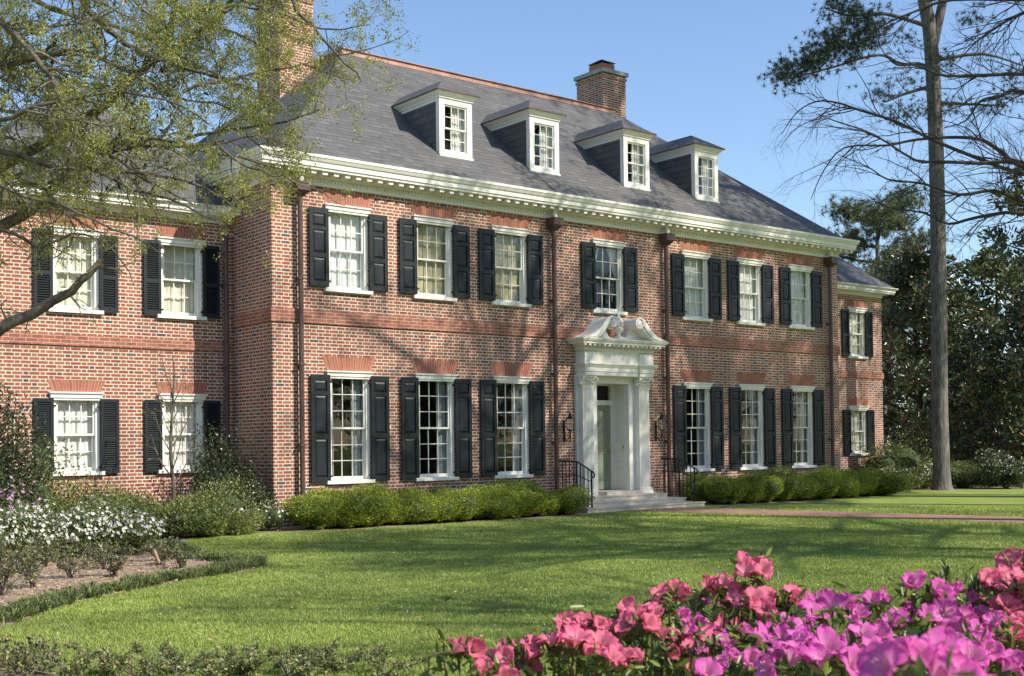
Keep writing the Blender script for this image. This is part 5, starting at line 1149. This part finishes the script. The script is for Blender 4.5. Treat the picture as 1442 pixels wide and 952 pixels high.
# ------------------------------------------------------------------ foreground azaleas
def petalmat(name, base, tip, dark):
    a = NT(name); sp = a.n('SeparateXYZ'); a.l(a.n('UVMap').outputs[0], sp.inputs[0])
    c = a.ramp(sp.outputs[1], [(0, base), (.25, base), (.6, tip), (1, tip)])
    c = a.mixc(.55, c, a.ramp(a.noise(a.obj(), 40, 3), [(.3, (.62,.58,.62)), (.7, (1.22,1.22,1.2))]), 'MULTIPLY')
    # veins along the petal
    wv = a.m('ABSOLUTE', a.m('SINE', a.m('MULTIPLY', sp.outputs[0], 22)))
    c = a.mixc(a.m('MULTIPLY', a.m('POWER', wv, 6), .42), c, dark)
    a.l(c, a.b.inputs['Base Color']); a.b.inputs['Roughness'].default_value = .5; a.b.inputs['Specular IOR Level'].default_value = .25
    tr = a.n('BsdfTranslucent'); a.l(c, tr.inputs[0]); mx = a.n('MixShader'); mx.inputs[0].default_value = .42
    a.l(a.b.outputs[0], mx.inputs[1]); a.l(tr.outputs[0], mx.inputs[2]); a.l(mx.outputs[0], a.out.inputs[0])
    bp_ = a.n('Bump'); bp_.inputs['Strength'].default_value = .1; bp_.inputs['Distance'].default_value = .002; a.l(wv, bp_.inputs['Height']); a.l(bp_.outputs[0], a.b.inputs['Normal']); return a.mat
CORAL = petalmat('coral_petal', (.90,.42,.46), (.84,.19,.32), (.60,.06,.17)); MAGENTA = petalmat('magenta_petal', (.90,.42,.68), (.78,.14,.52), (.52,.03,.27))
STAMEN = pmat('stamen', (.78,.35,.48), .5); BUD = pmat('azalea_bud', (.35,.10,.07), .5); STEMM = pmat('azalea_stem', (.16,.12,.06), .7)
def flower_mesh(seed, pet, size=.026, ns=9, nt_=9, wf=.37, tip=.05):
    rg = np.random.default_rng(seed); V = []; F = []; UV = []
    tube = .30; open_ = rg.uniform(.55, 1.15)
    for k in range(5):
        a0 = k*2*math.pi/5+rg.normal(0, .08); ln = size*rg.uniform(.92, 1.1); tw = rg.normal(0, .12); curl = rg.uniform(-.2, .75); ph = rg.uniform(0, 6.28); off = len(V)
        lift = rg.uniform(-.2, .25)
        for i in range(ns):
            s = i/(ns-1); wdt = ln*(.10+wf*math.sin(min(1, s*1.05+.02)**1.2*math.pi*.86)) if s < .999 else ln*tip
            rr = ln*(.10+.95*s**1.15*open_); zz = ln*(1.0*(1-(1-s)**2.2)*.85)-curl*ln*max(0, s-.45)**2*2.2+lift*ln*s
            for j in range(nt_):
                q = -1+2*j/(nt_-1); ruf = ln*.10*math.sin(q*5.2+ph+s*3)*s**2+ln*.08*math.sin(q*10+ph*2)*s**4
                cup = ln*.20*(q*q)*(.75-s*.5); lat = q*wdt; rad_ = rr-cup*.5-(ln*.14*q*q*s**3)
                ca, sa = math.cos(a0+tw*s), math.sin(a0+tw*s)
                V.append((ca*rad_-sa*lat, sa*rad_+ca*lat, zz+cup+ruf)); UV.append((q*.5+.5, s))
        for i in range(ns-1):
            for j in range(nt_-1): b = off+i*nt_+j; F.append((b, b+1, b+nt_+1, b+nt_))
    mi = [0]*len(F)
    for k in range(5):
        a = rg.uniform(0, 6.28); L = size*rg.uniform(.7, 1.0); sp_ = rg.uniform(.15, .4); pr_ = None; off = len(V)
        P0 = [(0,0,size*.1), (math.cos(a)*L*sp_*.35, math.sin(a)*L*sp_*.35, L*.6), (math.cos(a)*L*sp_, math.sin(a)*L*sp_, L*1.05)]
        for q, p in enumerate(P0):
            r_ = .0004 if q < 2 else .0009
            for c in range(3): V.append((p[0]+r_*math.cos(c*2.09), p[1]+r_*math.sin(c*2.09), p[2])); UV.append((0, 0))
        for q in range(2):
            for c in range(3): F.append((off+q*3+c, off+q*3+(c+1) % 3, off+(q+1)*3+(c+1) % 3, off+(q+1)*3+c)); mi.append(1)
    V = np.array(V); F = np.array(F); UV = np.array(UV)
    o = np_mesh('flower', V, F, [pet, STAMEN], None, mi, True, UV[F.ravel()]); me = o.data; bpy.data.objects.remove(o); return me
FN = [flower_mesh(60+s, MAGENTA, .027, 20, 21, .50, .18) for s in range(5)]
FC = [flower_mesh(s, CORAL) for s in range(7)]; FM = [flower_mesh(20+s, MAGENTA) for s in range(7)]
def azalea(name, base, label, meshes, fl, hills, seed, nleaf=2600, leaf=.027, nl=(9, 13)):
    """fl: world points of blooms (x,y,z,scale); hills: points of the leafy top surface"""
    rg = np.random.default_rng(seed); t = thing(name, base, label, 'shrub', 'azaleas in the right foreground'); b = Vector(base); rt = random.Random(seed); stems = []; LP = []; LD = []
    eye = np.array([-11.32, -21.42, 1.55])
    for i, (x, y, z, s) in enumerate(fl):
        p = np.array([x, y, z]); to = unit(eye-p); d = unit(np.array([0, 0, .55])+to*.55+rg.normal(0, .42, 3)+np.array([.12, -.2, .15]))
        o = bpy.data.objects.new('flower', meshes[rt.randrange(len(meshes))]); COL.objects.link(o); o.parent = t; BASE[o.name] = b
        o.location = tuple(p-np.array(b)); q = Vector(d).to_track_quat('Z', 'Y'); o.rotation_mode = 'QUATERNION'; o.rotation_quaternion = q @ Matrix.Rotation(rt.uniform(0, 6.28), 4, 'Z').to_quaternion(); o.scale = (s, s, s)
        root = np.array([b.x, b.y, 0])+np.array([(x-b.x)*.35, (y-b.y)*.35, z-.55]); mid = (p+root)/2+np.array([(x-b.x)*.12, (y-b.y)*.12, -.05])
        c, r_ = resample([root, mid, p-d*.05*s, p], .0045, .0013, 4); stems.append((c, r_))
        for k in range(nl[0]): LP.append(p-d*.012*s+rg.normal(0, .006, 3)); LD.append(-d*.15+unit(np.cross(d, rg.normal(0, 1, 3))))
        for k in range(nl[1]): j = rg.integers(len(c)//2, len(c)-1); LP.append(c[j]); LD.append(unit(rg.normal(0, 1, 3))+np.array([0, 0, .4]))
    V, F = tubes_np(stems, 5); np_mesh('stems', V, F, STEMM, t, smooth=True)
    hh = np.array(hills); ii = rg.integers(0, len(hh), nleaf); P = hh[ii][:, :3]+rg.normal(0, 1, (nleaf, 3))*hh[ii][:, 3:4]
    LP = np.concatenate([np.array(LP).reshape(-1, 3), P]); LD = np.concatenate([np.array(LD).reshape(-1, 3), unit(rg.normal(0, 1, (nleaf, 3)))+np.array([0, 0, .5])])
    V, F = leaf_quads(LP, LD, leaf*rg.uniform(.55, 1.15, len(LP)), rg, .36, .25, True); np_mesh('foliage', V, F, AZLEAF, t)
def bloom_ring(rg, x, y, z, n, s=1.0, sp=.026):
    out = []
    for k in range(n):
        a = k*2*math.pi/n+rg.uniform(-.4, .4); r_ = sp*(1 if n > 1 else 0)*rg.uniform(.7, 1.2)
        out.append((x+math.cos(a)*r_, y+math.sin(a)*r_, z+rg.uniform(-.014, .016), s*rg.uniform(.85, 1.1)))
    return out
rg = np.random.default_rng(77)

cl = [(-10.121, -19.81, 1.203, 1), (-10.142, -19.921, 1.203, 1), (-9.986, -19.789, 1.184, 0.9), (-9.993, -19.848, 1.203, 1), (-9.971, -19.931, 1.204, 1.1), (-9.913, -19.849, 1.226, 0.85), (-9.892, -19.866, 1.223, 0.9), (-9.79, -19.82, 1.216, 0.9), (-9.815, -19.929, 1.225, 1.1), (-9.682, -19.779, 1.223, 0.9), (-9.494, -19.673, 1.226, 1), (-9.999, -20.037, 1.201, 0.9), (-9.674, -19.914, 1.189, 0.9), (-9.426, -19.729, 1.248, 1), (-9.442, -19.846, 1.29, 1), (-9.459, -19.831, 1.239, 0.95), (-9.512, -19.917, 1.247, 1), (-9.479, -19.943, 1.237, 1.0), (-9.407, -19.743, 1.175, 0.9), (-9.336, -19.8, 1.152, 0.9), (-9.772, -19.962, 1.175, 0.9)]
c2 = [(-9.161, -20.201, 1.272, 1), (-9.032, -20.178, 1.306, 1), (-9.235, -20.27, 1.246, 1), (-9.094, -20.126, 1.233, 0.9), (-9.22, -20.282, 1.277, 1), (-9.336, -20.316, 1.217, 1), (-9.105, -20.116, 1.184, 0.9), (-9.409, -20.385, 1.215, 1), (-9.259, -20.248, 1.163, 0.9), (-8.877, -19.914, 1.155, 0.9)]
mg = [(-9.62, -19.829, 1.213, 1), (-9.426, -19.728, 1.202, 0.8), (-9.669, -19.918, 1.201, 1), (-9.582, -20.118, 1.248, 1.1), (-9.38, -20.024, 1.24, 0.9), (-9.424, -20.117, 1.258, 0.9), (-9.539, -20.152, 1.232, 0.9), (-9.496, -20.186, 1.225, 1), (-9.361, -20.168, 1.277, 1.15), (-9.327, -20.195, 1.277, 0.8), (-9.21, -20.162, 1.264, 0.6), (-9.406, -20.26, 1.252, 1.05), (-9.284, -20.229, 1.23, 0.9), (-9.728, -20.127, 1.22, 1.1), (-9.672, -20.044, 1.21, 0.9), (-9.544, -20.019, 1.208, 0.9), (-9.721, -20.261, 1.224, 1.1), (-9.838, -20.296, 1.231, 1.2), (-9.692, -20.157, 1.225, 1), (-9.61, -20.223, 1.212, 1), (-9.846, -20.16, 1.209, 1.0), (-9.952, -20.203, 1.217, 1), (-9.899, -20.246, 1.214, 1), (-9.955, -20.33, 1.24, 1.1), (-9.897, -20.377, 1.229, 1.1), (-9.765, -20.355, 1.22, 1), (-9.65, -20.448, 1.228, 1.1), (-9.541, -20.408, 1.238, 1), (-9.618, -20.474, 1.212, 1), (-9.46, -20.344, 1.216, 0.9), (-9.483, -20.325, 1.216, 0.9), (-9.836, -20.362, 1.224, 1), (-9.389, -20.144, 1.229, 0.9), (-9.349, -20.177, 1.235, 0.9), (-9.81, -20.061, 1.21, 0.9), (-9.355, -19.915, 1.23, 0.8)]
nr = [(-10.613, -20.96, 1.402, 0.66), (-10.583, -20.958, 1.402, 0.62), (-10.639, -20.965, 1.399, 0.66), (-10.64, -20.989, 1.398, 0.72), (-10.612, -20.934, 1.381, 0.6), (-10.589, -20.979, 1.388, 0.66), (-10.558, -20.978, 1.376, 0.64)]
def cluster(l, n): return [q for (x, y, z, s) in l for q in bloom_ring(rg, x, y, z, n, s)]
azalea('azalea_bush', (-9.85, -19.75, 0), 'coral-pink azalea bush in the foreground, the one furthest left', FC, cluster(cl, 4), [(-10.082, -19.839, 1.103, 0.05), (-9.924, -19.837, 1.092, 0.05), (-9.758, -19.843, 1.087, 0.06), (-9.529, -19.77, 1.065, 0.06), (-9.364, -19.775, 1.072, 0.06), (-9.398, -19.876, 1.07, 0.07), (-9.772, -19.96, 1.065, 0.07)], 401, 2600)
azalea('azalea_bush', (-9.35, -19.95, 0), 'magenta azalea bush in the middle of the foreground bloom', FM, cluster(mg, 2), [(-9.724, -19.999, 1.088, 0.06), (-9.639, -20.068, 1.105, 0.06), (-9.479, -20.069, 1.102, 0.06), (-9.322, -20.067, 1.101, 0.06), (-9.159, -20.07, 1.094, 0.06), (-9.187, -20.176, 1.099, 0.06), (-9.713, -20.266, 1.119, 0.07), (-9.799, -20.196, 1.109, 0.07)], 402, 3600)
azalea('azalea_bush', (-8.6, -20.0, 0), 'coral-pink azalea bush at the right picture edge behind the magenta one', FC, cluster(c2, 4), [(-8.978, -20.087, 1.095, 0.06), (-8.838, -20.073, 1.099, 0.06), (-9.124, -20.227, 1.077, 0.07), (-8.908, -20.014, 1.047, 0.06)], 403, 2200)
azalea('azalea_bush', (-10.6, -21.05, 0), 'very near magenta azalea with large blooms at the bottom edge', FN, nr, [(-10.696, -21.021, 1.395, 0.02), (-10.672, -20.976, 1.388, 0.02)], 404, 40, .02, (0, 0))
